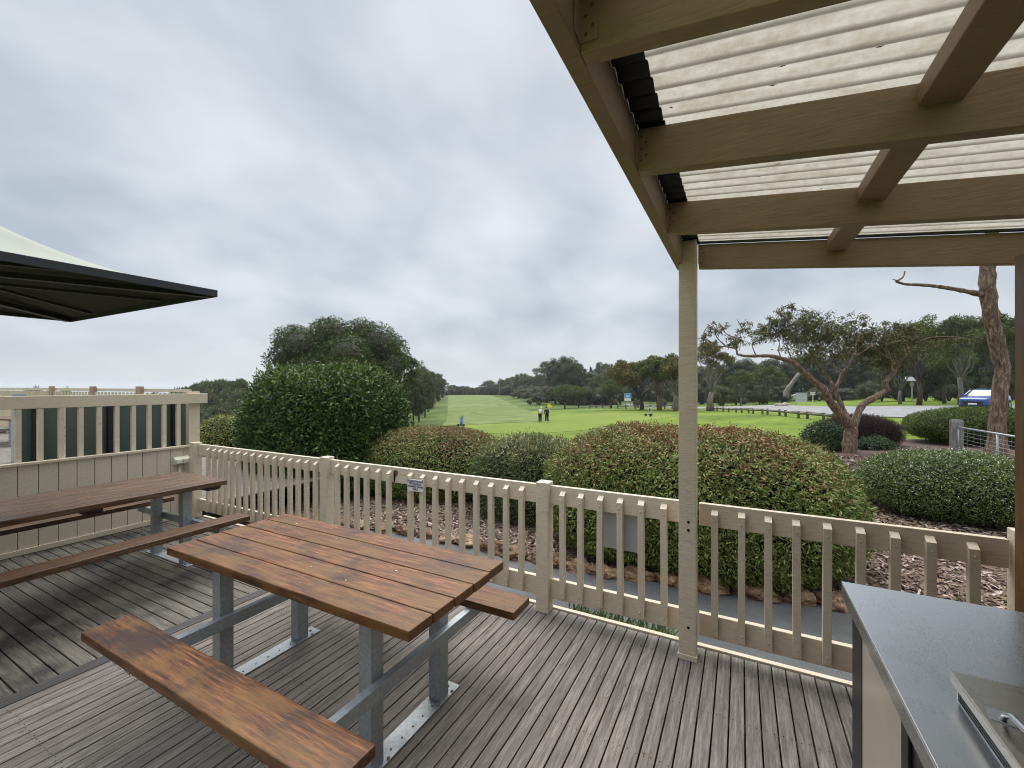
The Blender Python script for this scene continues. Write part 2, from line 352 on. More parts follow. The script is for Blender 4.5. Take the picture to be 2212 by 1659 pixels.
AZ = np.linspace(-math.pi, math.pi, AZN)
RAD = 3.0 * (1500 / 3.0) ** (np.arange(RN) / (RN - 1.0))
caz = np.array([math.atan((c[0] - 1106) / FPX) for c in COLS])
prof = []
for (pxc, pr), a in zip(COLS, caz):
    ld = np.log([p[0] / math.cos(a) for p in pr]); dr = [p[1] for p in pr]
    prof.append(np.interp(np.log(RAD), ld, dr))
prof = np.array(prof)                      # columns x radii
ZG = np.empty((AZN, RN))
for j in range(RN): ZG[:, j] = np.interp(AZ, caz, prof[:, j])
for _ in range(6):
    ZG[1:-1] = (ZG[:-2] + 2 * ZG[1:-1] + ZG[2:]) / 4
    ZG[:, 1:-1] = (ZG[:, :-2] + 2 * ZG[:, 1:-1] + ZG[:, 2:]) / 4
for i in range(AZN):                       # gentle lumps in the rough ground
    for j in range(RN):
        r = RAD[j]
        if r > 14:
            a = AZ[i]; p = Vector((math.sin(a) * r, math.cos(a) * r, 0))
            ZG[i, j] -= 0.22 * min(1, (r - 14) / 40) * noise.noise(p * 0.06)
ZG = H - ZG
LR0, LRS = math.log(3.0), math.log(1500 / 3.0) / (RN - 1)
def ground(X, Y):
    X = np.asarray(X, dtype=float); Y = np.asarray(Y, dtype=float)
    x = X * C28 + Y * S28; d = -X * S28 + Y * C28
    a = np.arctan2(x, d); r = np.maximum(np.hypot(x, d), 3.0001)
    fi = (a + math.pi) / (2 * math.pi) * (AZN - 1); fj = np.clip((np.log(r) - LR0) / LRS, 0, RN - 1.001)
    i = np.clip(fi.astype(int), 0, AZN - 2); j = fj.astype(int); u = fi - i; v = fj - j
    v = (np.exp(v * LRS) - 1) / (math.exp(LRS) - 1)
    return ZG[i, j]*(1-u)*(1-v) + ZG[i+1, j]*u*(1-v) + ZG[i, j+1]*(1-u)*v + ZG[i+1, j+1]*u*v
def gz(X, Y): return float(ground(X, Y))
def onground(px, d):
    p = W(px, d); p.z = gz(p.x, p.y); return p

def grassmat(name, stops, scale=0.5, fine=30.0, lines=False, stripes=None):
    m, t, b = newmat(name); v = obco(t)
    a = noise_(t, v, scale, 6, 0.6, 0.4); f = noise_(t, v, fine, 4, 0.7); md = noise_(t, v, scale * 9, 5, 0.65)
    x = mth(t, 'ADD', mth(t, 'MULTIPLY', a, 0.42), mth(t, 'ADD', mth(t, 'MULTIPLY', f, 0.28), mth(t, 'MULTIPLY', md, 0.30)))
    c = ramp(t, stops, x).outputs[0]
    if lines:
        dv = noise_(t, v, 0.018, 3, 0.5)
        ln = None
        for k, (sc_, off) in enumerate(((0.020, 0.0), (0.013, 7.3), (0.027, 3.1))):
            q = N(t, 'ShaderNodeTexNoise', i_Scale=sc_, i_Detail=1.0, i_Distortion=1.2); mpp = N(t, 'ShaderNodeMapping'); mpp.inputs['Location'].default_value = (off*40, off*23, 0)
            t.links.new(v, mpp.inputs[0]); t.links.new(mpp.outputs[0], q.inputs[0])
            s_ = mth(t, 'ABSOLUTE', mth(t, 'SUBTRACT', mth(t, 'FRACT', mth(t, 'MULTIPLY', q.outputs[0], 7.0)), 0.5))
            r_ = ramp(t, [(0.0, 1.0), (0.12, 0.0)], s_).outputs[0]
            ln = r_ if ln is None else mth(t, 'MAXIMUM', ln, r_)
        c = mixc(t, mth(t, 'MULTIPLY', ln, 0.62), c, (0.070, 0.098, 0.018))
    t.links.new(c, b.inputs['Base Color']); b.inputs['Roughness'].default_value = 0.85; b.inputs['Specular IOR Level'].default_value = 0.15
    bump(t, b, mth(t, 'ADD', md, f), 0.5, 0.06); return m
M['grass'] = grassmat('rough_grass', [(0.38, (0.050, 0.080, 0.012)), (0.47, (0.105, 0.155, 0.016)), (0.55, (0.155, 0.215, 0.020)), (0.64, (0.20, 0.225, 0.04))], 0.12, 14)
M['fairway'] = grassmat('fairway_grass', [(0.36, (0.100, 0.132, 0.034)), (0.5, (0.138, 0.170, 0.050)), (0.64, (0.185, 0.205, 0.080))], 0.06, 10, lines=True)
M['green'] = grassmat('putting_green_grass', [(0.36, (0.110, 0.152, 0.020)), (0.5, (0.150, 0.195, 0.030)), (0.64, (0.19, 0.225, 0.045))], 0.12, 16)
M['scrub'] = grassmat('dark_rough', [(0.38, (0.032, 0.050, 0.012)), (0.48, (0.060, 0.088, 0.018)), (0.56, (0.105, 0.155, 0.024)), (0.66, (0.16, 0.18, 0.060))], 0.09, 6)
def asphalt(name, col):
    m, t, b = newmat(name); v = obco(t)
    x = mth(t, 'ADD', mth(t, 'MULTIPLY', noise_(t, v, 1.6, 6, 0.6), 0.6), mth(t, 'MULTIPLY', noise_(t, v, 90, 3, 0.7), 0.4))
    c = ramp(t, [(0.35, tuple(k * 0.6 for k in col)), (0.5, col), (0.65, tuple(k * 1.5 for k in col))], x).outputs[0]
    t.links.new(c, b.inputs['Base Color']); b.inputs['Roughness'].default_value = 0.8; bump(t, b, noise_(t, v, 130, 3), 0.35, 0.01); return m
M['asphalt'] = asphalt('grey_asphalt_path', (0.088, 0.088, 0.086))
M['road'] = asphalt('pale_asphalt_road', (0.205, 0.203, 0.20))
M['mulch_base'] = plain('mulch_ground', (0.10, 0.065, 0.05), 0.95, var=0.5, scale=20, bmp=0.6)

# terrain sheet
xs = np.sin(AZ)[:, None] * RAD[None, :]; ds = np.cos(AZ)[:, None] * RAD[None, :]
V = np.stack([xs * C28 - ds * S28, xs * S28 + ds * C28, ZG], -1)[:-1].reshape(-1, 3)
n0 = AZN - 1
V = np.vstack([V, [[0, 0, float(ZG[:, 0].mean())]]]); ctr = len(V) - 1
ii, jj = np.meshgrid(np.arange(n0), np.arange(RN - 1), indexing='ij'); i2 = (ii + 1) % n0
F = np.stack([ii*RN+jj, i2*RN+jj, i2*RN+jj+1, ii*RN+jj+1], -1).reshape(-1, 4)[:, ::-1]
# rough, darker scrub stands in the left and far parts of the land
fc = V[F].mean(1); fx = fc[:, 0]*C28 + fc[:, 1]*S28; fd = -fc[:, 0]*S28 + fc[:, 1]*C28
fpx = np.where(fd > 1, 1106 + FPX * fx / np.maximum(fd, 1), -2000)
farr = (fd > 62) & (fpx > 1180)
mi = np.where(((fpx < 1000) & (fd > 30)) | ((fd > 95) & (fpx < 1620)) | (fd < 1) & (np.hypot(fx, fd) > 60) | (fd > 84), 1, 0)
terr = np_mesh('ground', V, F, [M['grass'], M['scrub']], mi, smooth=True); tag(terr, kind='structure')
b0 = MB().add([tuple(V[ctr])] + [tuple(V[k * RN]) for k in range(0, n0)], [(0, 1 + (k + 1) % n0, 1 + k) for k in range(n0)])
cap_o = b0.build('soil_under_deck', M['mulch_base']); tag(cap_o, kind='structure')
def sheet(name, inside, box, step, mat, lift, kind='structure'):
    """a sheet draped on the ground: cells of a grid whose centre lies inside(x, y); border vertices wobble-free"""
    x0, x1, y0, y1 = box; nx = int((x1-x0)/step)+1; ny = int((y1-y0)/step)+1
    gx, gy = np.meshgrid(x0 + np.arange(nx+1)*step, y0 + np.arange(ny+1)*step, indexing='ij')
    cxx = (gx[:-1, :-1] + gx[1:, 1:]) / 2; cyy = (gy[:-1, :-1] + gy[1:, 1:]) / 2
    keep = inside(cxx, cyy)
    a, b_ = np.nonzero(keep); st = ny + 1
    Fq = np.stack([a*st+b_, (a+1)*st+b_, (a+1)*st+b_+1, a*st+b_+1], -1)
    Vv = np.stack([gx, gy, ground(gx, gy) + lift], -1).reshape(-1, 3)
    used = np.unique(Fq); rem = np.zeros(len(Vv), int); rem[used] = np.arange(len(used))
    o = np_mesh(name, Vv[used], rem[Fq], mat, smooth=True); return tag(o, kind=kind)
def ribbon(name, L, Rr, mat, lift, sub=8, along=6):
    """sheet between two polylines given as lists of world (x, y)"""
    def res(P, n):
        P = np.array([(p[0], p[1]) for p in P]); s_ = np.linspace(0, len(P)-1, n); i = np.arange(len(P))
        return np.stack([np.interp(s_, i, P[:, 0]), np.interp(s_, i, P[:, 1])], -1)
    n = (len(L)-1)*along + 1; A = res(L, n); B = res(Rr, n)
    t_ = np.linspace(0, 1, sub+1)[None, :, None]; G_ = A[:, None]*(1-t_) + B[:, None]*t_
    Vv = np.concatenate([G_, ground(G_[..., 0], G_[..., 1])[..., None] + lift], -1).reshape(-1, 3)
    i_, j_ = np.meshgrid(np.arange(n-1), np.arange(sub), indexing='ij'); st = sub+1
    Fq = np.stack([i_*st+j_, (i_+1)*st+j_, (i_+1)*st+j_+1, i_*st+j_+1], -1).reshape(-1, 4)
    o = np_mesh(name, Vv, Fq, mat, smooth=True); return tag(o, kind='structure')
def pd(px, d): p = W(px, d); return (p.x, p.y)
# fairway: left edge straight ahead at x~967, widening towards the green
fl = [(952, 52), (962, 62), (966, 80), (967, 110), (967, 150), (968, 190), (968, 222), (969, 240)]
fr = [(1190, 52), (1178, 62), (1150, 80), (1122, 110), (1096, 150), (1076, 190), (1060, 222), (1052, 240)]
ribbon('fairway', [pd(*p) for p in fl], [pd(*p) for p in fr], M['fairway'], 0.05, 50, 24)
# putting green
gl, gr = [], []
for k in range(25):
    a = math.pi * k / 24; d_ = 49.5 - 12.5 * math.cos(a)
    wv = math.sin(a) ** 0.75
    gl.append(pd(1172 - 178 * wv + (d_-50)*1.5, d_)); gr.append(pd(1195 + 262 * wv - (d_ - 50) * 2.5, d_))
ribbon('putting_green', gl, gr, M['green'], 0.022, 90, 5)
# road and its branch behind the log fence
ra = [(1500, 68), (1560, 64), (1620, 60), (1673, 50), (1740, 41), (1806, 34.5), (1880, 31), (1950, 28.5), (2080, 27), (2400, 26)]
rb = [(1500, 74), (1560, 70), (1620, 68), (1666, 66), (1730, 58), (1800, 49), (1870, 46), (1950, 44), (2075, 41), (2500, 40)]
ribbon('road', [pd(*p) for p in ra], [pd(*p) for p in rb], M['road'], 0.05, 20, 10)
ribbon('side_road', [pd(*p) for p in ((1335, 92), (1370, 86), (1440, 78), (1500, 68.2))], [pd(*p) for p in ((1350, 110), (1400, 98), (1450, 86), (1500, 73.8))], M['road'], 0.06, 10, 10)
tr = MB()
# path beside the deck and the mulch bed beyond it
def pathedge(x): return 4.78 + 0.12 * math.sin(x * 1.1) + 0.10 * math.sin(x * 0.45 + 1) + (0.0 if x > -5 else (x + 5) ** 2 * 0.02)
pe = np.vectorize(pathedge)
ribbon('garden_path', [(x, 3.02) for x in np.linspace(-14, 9, 24)], [(x, pathedge(x)) for x in np.linspace(-14, 9, 24)], M['asphalt'], 0.006, 16, 6)
def inmulch(x, y):
    d = -x * S28 + y * C28; px = 1106 + FPX * (x * C28 + y * S28) / np.maximum(d, 0.5)
    lim = np.where(px > 1690, 15.0, 10.2) + 0.5 * np.sin(x * 1.7) + 0.4 * np.sin(y * 2.3)
    return (y > pe(x)) & (d < lim)
sheet('mulch_bed', inmulch, (-14, 16, 4.5, 22), 0.12, M['mulch_base'], 0.03)
# wood chips: uncountable
rng = np.random.default_rng(5)
cx_ = rng.uniform(-13, 9, 150000); cy_ = 4.65 + rng.random(150000) ** 1.5 * 10
k = inmulch(cx_, cy_ - 0.04); cx_, cy_ = cx_[k], cy_[k]
P = np.stack([cx_, cy_, ground(cx_, cy_) + 0.032 + rng.random(len(cx_)) * 0.025], -1)
dd = np.hypot(cx_, cy_); sz = 0.045 + 0.004 * dd
Nn = np.tile([[0, 0, 1.0]], (len(P), 1))
chipm = [leafmat('bark_chip_brown', (0.085, 0.055, 0.038), (0.20, 0.14, 0.10), (0.32, 0.245, 0.185), 0.8, 0.2), leafmat('bark_chip_pale', (0.25, 0.19, 0.15), (0.42, 0.34, 0.29), (0.55, 0.48, 0.42), 0.8, 0.2)]
n = len(P); t_ = unit(np.stack([rng.normal(size=n), rng.normal(size=n), rng.normal(size=n) * 0.25], -1)); s_ = unit(np.cross(t_, Nn + rng.normal(size=(n, 3)) * 0.3))
L_ = (sz * rng.uniform(0.5, 1.3, n))[:, None]; W_ = (sz * rng.uniform(0.2, 0.45, n))[:, None]
V = np.stack([P - t_*L_/2 - s_*W_/2, P + t_*L_/2 - s_*W_/3, P + t_*L_/2 + s_*W_/2, P - t_*L_/2 + s_*W_/3], 1).reshape(-1, 3)
o = np_mesh('wood_chips', V, np.arange(n*4).reshape(n, 4), chipm, (rng.random(n) < 0.16).astype(int)); tag(o, kind='stuff')
# sea
sm, t, b = newmat('sea_water'); t.links.new(mixc(t, noise_(t, obco(t), 0.002, 4), (0.16, 0.21, 0.25), (0.2, 0.25, 0.29)), b.inputs['Base Color']); b.inputs['Roughness'].default_value = 0.5
o = MB().add([(-40000, -40000, -44), (40000, -40000, -44), (40000, 40000, -44), (-40000, 40000, -44)], [(0, 1, 2, 3)]).build('sea', sm); tag(o, kind='structure')

# edging rocks along the path
rockm = [wood('ochre_rock', [(0.07, 0.038, 0.02), (0.20, 0.12, 0.066), (0.40, 0.28, 0.18)], (5, 5, 8), 0.8, 0.3, 0.0, (0.05, 0.03, 0.02), 1.0),
         wood('brown_rock', [(0.05, 0.03, 0.02), (0.14, 0.075, 0.045), (0.25, 0.15, 0.09)], (5, 5, 8), 0.8, 0.3, 0.0, (0.05, 0.03, 0.02), 1.0),
         wood('grey_rock', [(0.10, 0.095, 0.085), (0.22, 0.21, 0.19), (0.36, 0.34, 0.30)], (5, 5, 8), 0.8, 0.3, 0.0, (0.05, 0.03, 0.02), 1.0)]
def rock(name, loc, sx, sy, sz_, seed, mat):
    bm = bmesh.new(); bmesh.ops.create_icosphere(bm, subdivisions=4, radius=1)
    off = Vector((seed * 3.1, seed * 1.7, seed * 0.9))
    for v in bm.verts:
        p = v.co.copy(); q = p.normalized()
        c = noise.cell(q * 1.7 + off) * 0.30
        v.co = p * (0.88 + 0.34 * noise.noise(q * 1.3 + off) + 0.16 * noise.noise(q * 3.5 + off) + 0.07 * noise.noise(q * 9 + off) + 0.10 * c)
        v.co.x *= sx; v.co.y *= sy; v.co.z *= sz_
    me = bpy.data.meshes.new(name); bm.to_mesh(me); bm.free(); me.materials.append(mat)
    o = link(name, me); o.location = loc; return o
rr = random.Random(3); x = -8.6; k = 0
rlab = ['rough ochre edging rock between asphalt path and mulch', 'dark brown edging rock between asphalt path and mulch', 'pale grey edging rock between asphalt path and mulch']
while x < 5.0:
    wd = rr.uniform(0.13, 0.26); x += wd; mt = 0 if rr.random() < 0.55 else (1 if rr.random() < 0.75 else 2)
    y = pathedge(x) + rr.uniform(-0.04, 0.05)
    o = rock('edging_rock', (x, y, gz(x, y) + 0.03), wd, rr.uniform(0.10, 0.16), rr.uniform(0.07, 0.14), k + 1, rockm[mt])
    o.rotation_euler = (0, 0, rr.uniform(-0.4, 0.4)); tag(o, rlab[mt], 'rock', 'rocks edging the garden path'); x += wd * 0.85; k += 1

# ------------------------------------------------------------------ deck
rr = random.Random(11)
mb = MB(); x = -3.40
while x < 2.3:
    y = -1.9
    while y < 3.0:
        y2 = min(3.005, y + rr.uniform(4.5, 14.0));
        if 3.005 - y2 < 0.5: y2 = 3.005
        z = rr.uniform(-0.0012, 0.0012)
        mb.box(x + 0.0034, x + 0.0678, y + 0.001, y2 - 0.001, -0.022, z); y = y2
    x += 0.0712
deck = mb.build('deck_floor', M['deck'], bevel=0.002); tag(deck, kind='structure')
mb = MB(); y = -1.9
while y < 2.98:
    x = -6.27
    while x < -3.56:
        x2 = min(-3.50, x + rr.uniform(2.0, 6.0))
        if -3.50 - x2 < 0.4: x2 = -3.50
        mb.box(x + 0.001, x2 - 0.001, y + 0.0036, y + 0.0809, -0.022, rr.uniform(-0.0012, 0.0012)); x = x2
    y += 0.0845
deck2 = mb.build('deck_floor_left', M['deckx'], bevel=0.002); tag(deck2, kind='structure')
o = MB().box(-3.497, -3.403, -1.9, 3.0, -0.022, 0.002).build('deck_divider', M['divider'], bevel=0.002); tag(o, kind='structure')
mb = MB()
for k in range(12): mb.box(-6.27, 2.3, -1.8 + k * 0.42, -1.755 + k * 0.42, -0.16, -0.0225)
o = mb.build('deck_joists', M['bark_dark']); tag(o, kind='structure')
o = MB().box(-6.1, 2.4, 3.008, 3.045, -0.22, 0.012).build('deck_edge_trim', M['cream_rail'], bevel=0.003); tag(o, kind='structure')
o = MB().box(-6.1, 2.4, 2.97, 3.007, -0.38, -0.024).build('deck_fascia', M['divider']); tag(o, kind='structure')
# nail heads: dark dots in pairs, part of the floor's look
mb = MB(); x = -3.40
while x < 1.6:
    for yk in range(12):
        yy = -1.775 + yk * 0.42
        for xx in (x + 0.018, x + 0.053):
            a = xx + rr.uniform(-.003, .003); b_ = yy + rr.uniform(-.006, .006); r = 0.0028
            mb.add([(a + r*math.cos(q), b_ + r*math.sin(q), 0.0022) for q in [i*math.pi/3 for i in range(6)]], [tuple(range(6))])
    x += 0.0712
o = mb.build('nail_head', M['hole'], deck); tag(o, kind='stuff')

# ------------------------------------------------------------------ balustrade
def picket(mb, x, y0=2.925, y1=2.965, z0=0.125, z1=0.895, wd=0.040):
    wd += rr.uniform(-.0015, .0015); q = rr.uniform(-.005, .005); a, b_ = x - wd/2, x + wd/2
    mb.hexa([(a+q,y0,z0),(b_+q,y0,z0),(b_+q,y1,z0),(a+q,y1,z0),(a,y0,z1-0.014),(b_,y0,z1-0.014),(b_,y1,z1+0.012),(a,y1,z1+0.012)])
rr = random.Random(2)
def run(name, label, xs_, rails, posts):
    root = empty(name, (0, 0, 0), 0, label, 'fence')
    for a, b_ in rails:
        MB().box(a, b_, 2.966, 3.003, 0.795, 0.935).build('top_rail', M['cream_rail'], root, 0.003)
        MB().box(a, b_, 2.966, 3.003, 0.098, 0.240).build('bottom_rail', M['cream_rail'], root, 0.003)
    for (px_, zt, mat) in posts:
        MB().box(px_ - 0.05, px_ + 0.05, 2.915, 3.015, 0.0, zt).build('post', M['cream'], root, 0.004)
    for x in xs_:
        mb = MB(); picket(mb, x + rr.uniform(-.003, .003), z1=0.895 + rr.uniform(-.004, .004), z0=0.125 + rr.uniform(-.012, .01))
        p = mb.build('picket', M['cream'], root, 0.002)
        mb = MB()
        for z in (0.84, 0.17): mb.ball((x + rr.uniform(-.004, .004), 2.925, z), 0.0065, 8, 5)
        mb.build('screw_head', M['screw'], p, smooth=True)
    return root
xsL = [-5.829,-5.691,-5.563,-5.44,-5.312,-5.181,-5.043,-4.91,-4.768,-4.638,-4.51,-4.377,-4.244,-4.109,-3.972,-3.838,
       -3.512,-3.381,-3.246,-3.113,-2.968,-2.832,-2.577,-2.441,-2.303,-2.165,-2.028,-1.888,-1.751,-1.611,-1.473,
       -1.142,-1.003,-0.863,-0.725,-0.583,-0.439]
balL = run('picket_balustrade', 'long cream picket balustrade along the deck edge from the corner to the tall pergola post', [x - 0.006 for x in xsL],
    [(-6.10, -3.745), (-3.645, -1.35), (-1.25, -0.345)], [(-6.16, 0.955, 0), (-3.695, 0.962, 0), (-1.30, 0.962, 0)])
xsR = [-0.147,-0.004,0.135,0.276,0.42,0.565,0.706,0.847,1.005]
balR = run('picket_balustrade', 'short cream picket balustrade right of the tall pergola post, running behind the barbecue', [x + 0.006 for x in xsR],
    [(-0.235, 1.145)], [(1.205, 0.985, 0)])
# damaged patch of bare timber on the top rail
mb = MB(); mb.add([(-2.80,2.9645,.90),(-2.775,2.9645,.915),(-2.745,2.9645,.90),(-2.755,2.9645,.865),(-2.78,2.9645,.84),(-2.783,2.9645,.797),(-2.80,2.9645,.797)], [tuple(range(7))])
p_ = mb.build('paint_chip', M['rust'], balL)
mb = MB(); mb.add([(-2.802,2.9640,.895),(-2.79,2.9640,.905),(-2.784,2.9640,.86),(-2.786,2.9640,.80),(-2.802,2.9640,.80)], [tuple(range(5))]); mb.build('split', M['hole'], balL)
# sign on the pickets
sg = empty('warning_sign', (-2.50, 2.915, 0.81), 0, 'small white notice with blue lettering screwed to two fence pickets', 'sign')
MB().box(-0.086, 0.086, -0.004, 0.0, -0.052, 0.052).build('sign_plate', M['white'], sg, 0.002)
def text(body, size, loc, mat, parent, name='lettering', rot=(R(90), 0, 0), spacing=0.95, extr=0.0006):
    c = bpy.data.curves.new(name, 'FONT'); c.body = body; c.size = size; c.align_x = 'CENTER'; c.align_y = 'CENTER'; c.extrude = extr; c.space_line = spacing; c.offset = 0.0004
    tmp = bpy.data.objects.new('tmp', c); COL.objects.link(tmp)
    dg = bpy.context.evaluated_depsgraph_get(); me = bpy.data.meshes.new_from_object(tmp.evaluated_get(dg)); bpy.data.objects.remove(tmp)
    me.materials.clear(); me.materials.append(mat); o = link(name, me, parent); o.location = loc; o.rotation_euler = rot; return o
text('PLEASE DO NOT\nSIT OR LEAN\nAGAINST HAND\nRAILS', 0.0235, (0, -0.0055, 0.002), M['navy'], sg)
mb = MB(); mb.ball((-0.078, -0.004, 0.055), 0.007); mb.ball((0.078, -0.004, 0.055), 0.007); mb.build('screw_head', M['screw'], sg)
o = MB().box(-0.862, -0.59, 3.0045, 3.009, 0.535, 0.790).build('sign_back', M['notice'], bevel=0.001); tag(o, 'blank grey back of a sign panel fixed on the outside of the balustrade', 'sign')

# ------------------------------------------------------------------ left screen wall
wall = empty('screen_wall', (-6.3, 1.0, 0), 0, 'cream boarded screen wall with vertical slats and a top beam at the left', 'wall')
mb = MB()
gys = [2.896 - 0.1435 * k for k in range(40)]
prev = 2.093 + 0
ed = [2.05 - 0.0] 
Ys = [2.0] 
edges_ = [1.98] + [g - 1.0 for g in gys]
edges_ = sorted([2.105] + [g - 1.0 for g in gys])
for a, b_ in zip(edges_[:-1], edges_[1:]): mb.box(-0.03, 0.0, a + 0.0025, b_ - 0.0025, 0.0, 0.885)
mb.box(-0.04, -0.031, edges_[0], 2.1, 0, 0.885)
mb.build('boarding', M['cream_wall'], wall, 0.002)
MB().box(-0.045, 0.022, -3.8, 2.10, 0.886, 0.912).build('cap_rail', M['cream_rail'], wall, 0.002)
MB().box(0.001, 0.02, -3.8, 2.10, 0.002, 0.055).build('skirting', M['cream_rail'], wall, 0.002)
MB().box(-0.08, -0.032, -3.8, 2.19, 1.446, 1.575).build('top_beam', M['cream_beam'] if 0 else M['cream_rail'], wall, 0.003)
for k in range(11):
    Yk = 2.856 - 0.1535 * k - 1.0
    MB().box(-0.075, -0.035, Yk - 0.021, Yk + 0.021, 0.913, 1.445).build('slat', M['cream'], wall, 0.002)
MB().box(-0.16, -0.082, 1.99, 2.12, 0.0, 1.60).build('end_post', M['cream'], wall, 0.003)
MB().box(-0.30, -0.26, 1.93, 1.97, 0.0, 1.50).build('slat', M['cream'], wall, 0.002)
# shade panels behind
for k, (a, b_) in enumerate(((1.52, 1.80), (1.84, 2.40), (2.44, 3.04))):
    p_ = MB().box(-6.622, -6.617, a * 1.04 - 0.02, b_ * 1.04 - 0.02, 0.6, 1.52).build('privacy_screen', M['green_cloth'])
    tag(p_, ['leftmost dark green shade panel behind the screen slats, beside the gap', 'middle dark green shade panel behind the screen slats', 'rightmost dark green shade panel behind the screen slats'][k], 'shade panel', 'green shade panels behind the slats')
for k, yk in enumerate((1.63, 2.235, 2.885)):
    p_ = MB().box(-6.61, -6.55, yk, yk + 0.06, 0.0, 1.52).build('shade_post', M['black'], bevel=0.003)
    tag(p_, ['black post behind the slats, nearest the left edge of the view', 'black post behind the middle of the slatted screen', 'black post behind the slats, nearest the screen end post'][k], 'post', 'black posts carrying the shade panels')
# neighbouring deck beyond the screen
mb = MB(); y = -1.5
for k in range(80): mb.box(-26, -6.7, y + 0.003, y + 0.085, -0.022, 0.0); y += 0.088
o = mb.build('far_deck', M['deck']); tag(o, kind='structure')
far_rail = empty('far_balustrade', (0, 0, 0), 0, 'cream rail of the neighbouring deck, its top just seen over the screen beam', 'fence')
MB().box(-27, -11.4, 5.35, 5.40, 1.52, 1.60).build('top_rail', M['cream_rail'], far_rail)
MB().box(-27, -11.4, 5.35, 5.40, 0.08, 0.2).build('bottom_rail', M['cream_rail'], far_rail)
for k, pxp in enumerate((68, 200, 370, 565)):
    x_, y_ = 0, 0
for pxc in (114, 203, 304):
    u = (pxc - 1106) / FPX; d = 5.33 / (u * S28 + C28); p = W(pxc, d)
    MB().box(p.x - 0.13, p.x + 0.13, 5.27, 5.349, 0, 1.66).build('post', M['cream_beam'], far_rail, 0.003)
for k in range(72):
    if -26.8 + k * 0.22 > -11.5: break
    MB().box(-26.8 + k * 0.22, -26.76 + k * 0.22, 5.30, 5.345, 0.1, 1.5).build('picket', M['cream'], far_rail)
p = W(40, 9.5); o = MB().box(-0.09, 0.09, -0.09, 0.09, 0, 1.50).build('steel_post', M['galv']); o.location = (p.x, p.y, 0); tag(o, 'square grey steel post on the neighbouring deck, seen through the slats', 'post')

# power outlet on the wall
po = empty('power_outlet', (-6.298, 2.86, 0.735), 0, 'cream weatherproof double power outlet on the boarded wall above the long table', 'power outlet')
mb = MB(); mb.hexa([(0,-.085,-.05),(0.05,-.085,-.045),(0.05,.085,-.045),(0,.085,-.05),(0,-.085,.05),(0.062,-.085,.015),(0.062,.085,.015),(0,.085,.05)]); mb.build('housing', M['outlet'], po, 0.006)
mb = MB(); mb.box(.052,.064,-.065,-.01,-.035,.012); mb.box(.052,.064,.01,.065,-.035,.012); mb.build('flap', M['white'], po, 0.003)
MB().tube([(0.016, -0.02, -0.05), (0.016, -0.02, -0.7)], 0.0125, 10).build('conduit', M['outlet'], po, smooth=True)

# ------------------------------------------------------------------ picnic tables
def picnic_table(loc, rz, L, Wd, nb, leg_x, leg_y, benches, wm, label, cleats=(), seed=1):
    root = empty('picnic_table', loc, rz, label, 'picnic table', 'picnic tables on the deck')
    rr = random.Random(seed); mb = MB(); bw = Wd / nb
    for k in range(nb):
        y = -Wd/2 + k * bw; mb.box(-L/2 + rr.uniform(-.006, .006), L/2 + rr.uniform(-.006, .006), y + 0.003, y + bw - 0.003, 0.705, 0.75 + rr.uniform(-.001, .001))
    mb.build('table_top', wm, root, 0.005)
    for (yc, wb, zt) in benches:
        MB().box(-L/2 + (0.02 if yc > 0 else 0), L/2 - (-0.02 if yc > 0 else 0), yc - wb/2, yc + wb/2, zt - 0.045, zt).build('bench_seat', wm, root, 0.005)
    for cx in cleats:
        a, b_ = -Wd/2 + 0.03, Wd/2 - 0.03
        mb = MB(); pr = [(a, .704), (a, .685), (a + .03, .662), (b_ - .03, .662), (b_, .685), (b_, .704)]
        mb.add([(cx - .05, q[0], q[1]) for q in pr] + [(cx + .05, q[0], q[1]) for q in pr], [tuple(range(6))[::-1], tuple(range(6, 12))] + [(i, (i+1) % 6, (i+1) % 6 + 6, i + 6) for i in range(6)])
        mb.build('cleat', M['cleat'], root, 0.002)
    for sx in (-1, 1):
        X = sx * leg_x
        for sy in (-1, 1): MB().box(X - 0.0375, X + 0.0375, sy * leg_y - 0.0375, sy * leg_y + 0.0375, 0.008, 0.70).build('leg', M['galv'], root, 0.003)
        f = MB().box(X - 0.045, X + 0.055, -leg_y - 0.12, leg_y + 0.12, 0.001, 0.009).build('foot_plate', M['galv'], root, 0.001)
        mb = MB()
        for sy in (-1, 1):
            for dx, dy in ((-.03, .065), (.045, .065), (.045, -.065), (.0, .09)): mb.ball((X + dx, sy * (leg_y + dy * 0.9), 0.011), 0.008, 7, 5)
        for q in range(5): mb.ball((X + .02, -leg_y + .1 + q * .075, 0.0095), 0.005, 6, 5)
        mb.build('bolt', M['bolt'], f)
        y0 = min(b_[0] for b_ in benches) - 0.06; y1 = max(b_[0] for b_ in benches) + 0.06
        zt = benches[0][2] - 0.046
        MB().box(X + 0.038, X + 0.078, y0, y1, zt - 0.065, zt).build('seat_support', M['galv'], root, 0.003)
        MB().box(X - 0.0374, X + 0.0374, -leg_y + 0.038, leg_y - 0.038, 0.652, 0.7).build('top_bracket', M['galv'], root, 0.002)
    return root
t1 = picnic_table((-2.015, 1.625, 0), 0, 1.81, 0.745, 5, 0.575, 0.24, [(-0.635, 0.2, 0.445), (0.545, 0.2, 0.445)], M['merbau'],
    'reddish brown five plank picnic table with mould stains in the foreground of the deck', (-0.72, 0.0), 3)
t2 = picnic_table((-4.915, 1.215, 0), R(90), 2.44, 0.89, 6, 0.93, 0.275, [(-0.715, 0.2, 0.45), (0.72, 0.2, 0.45)], M['merbau_dark'],
    'long dark brown picnic table standing in front of the boarded screen wall', (-0.95, 0.24, 1.12), 4)
p = W(25, 12.5)
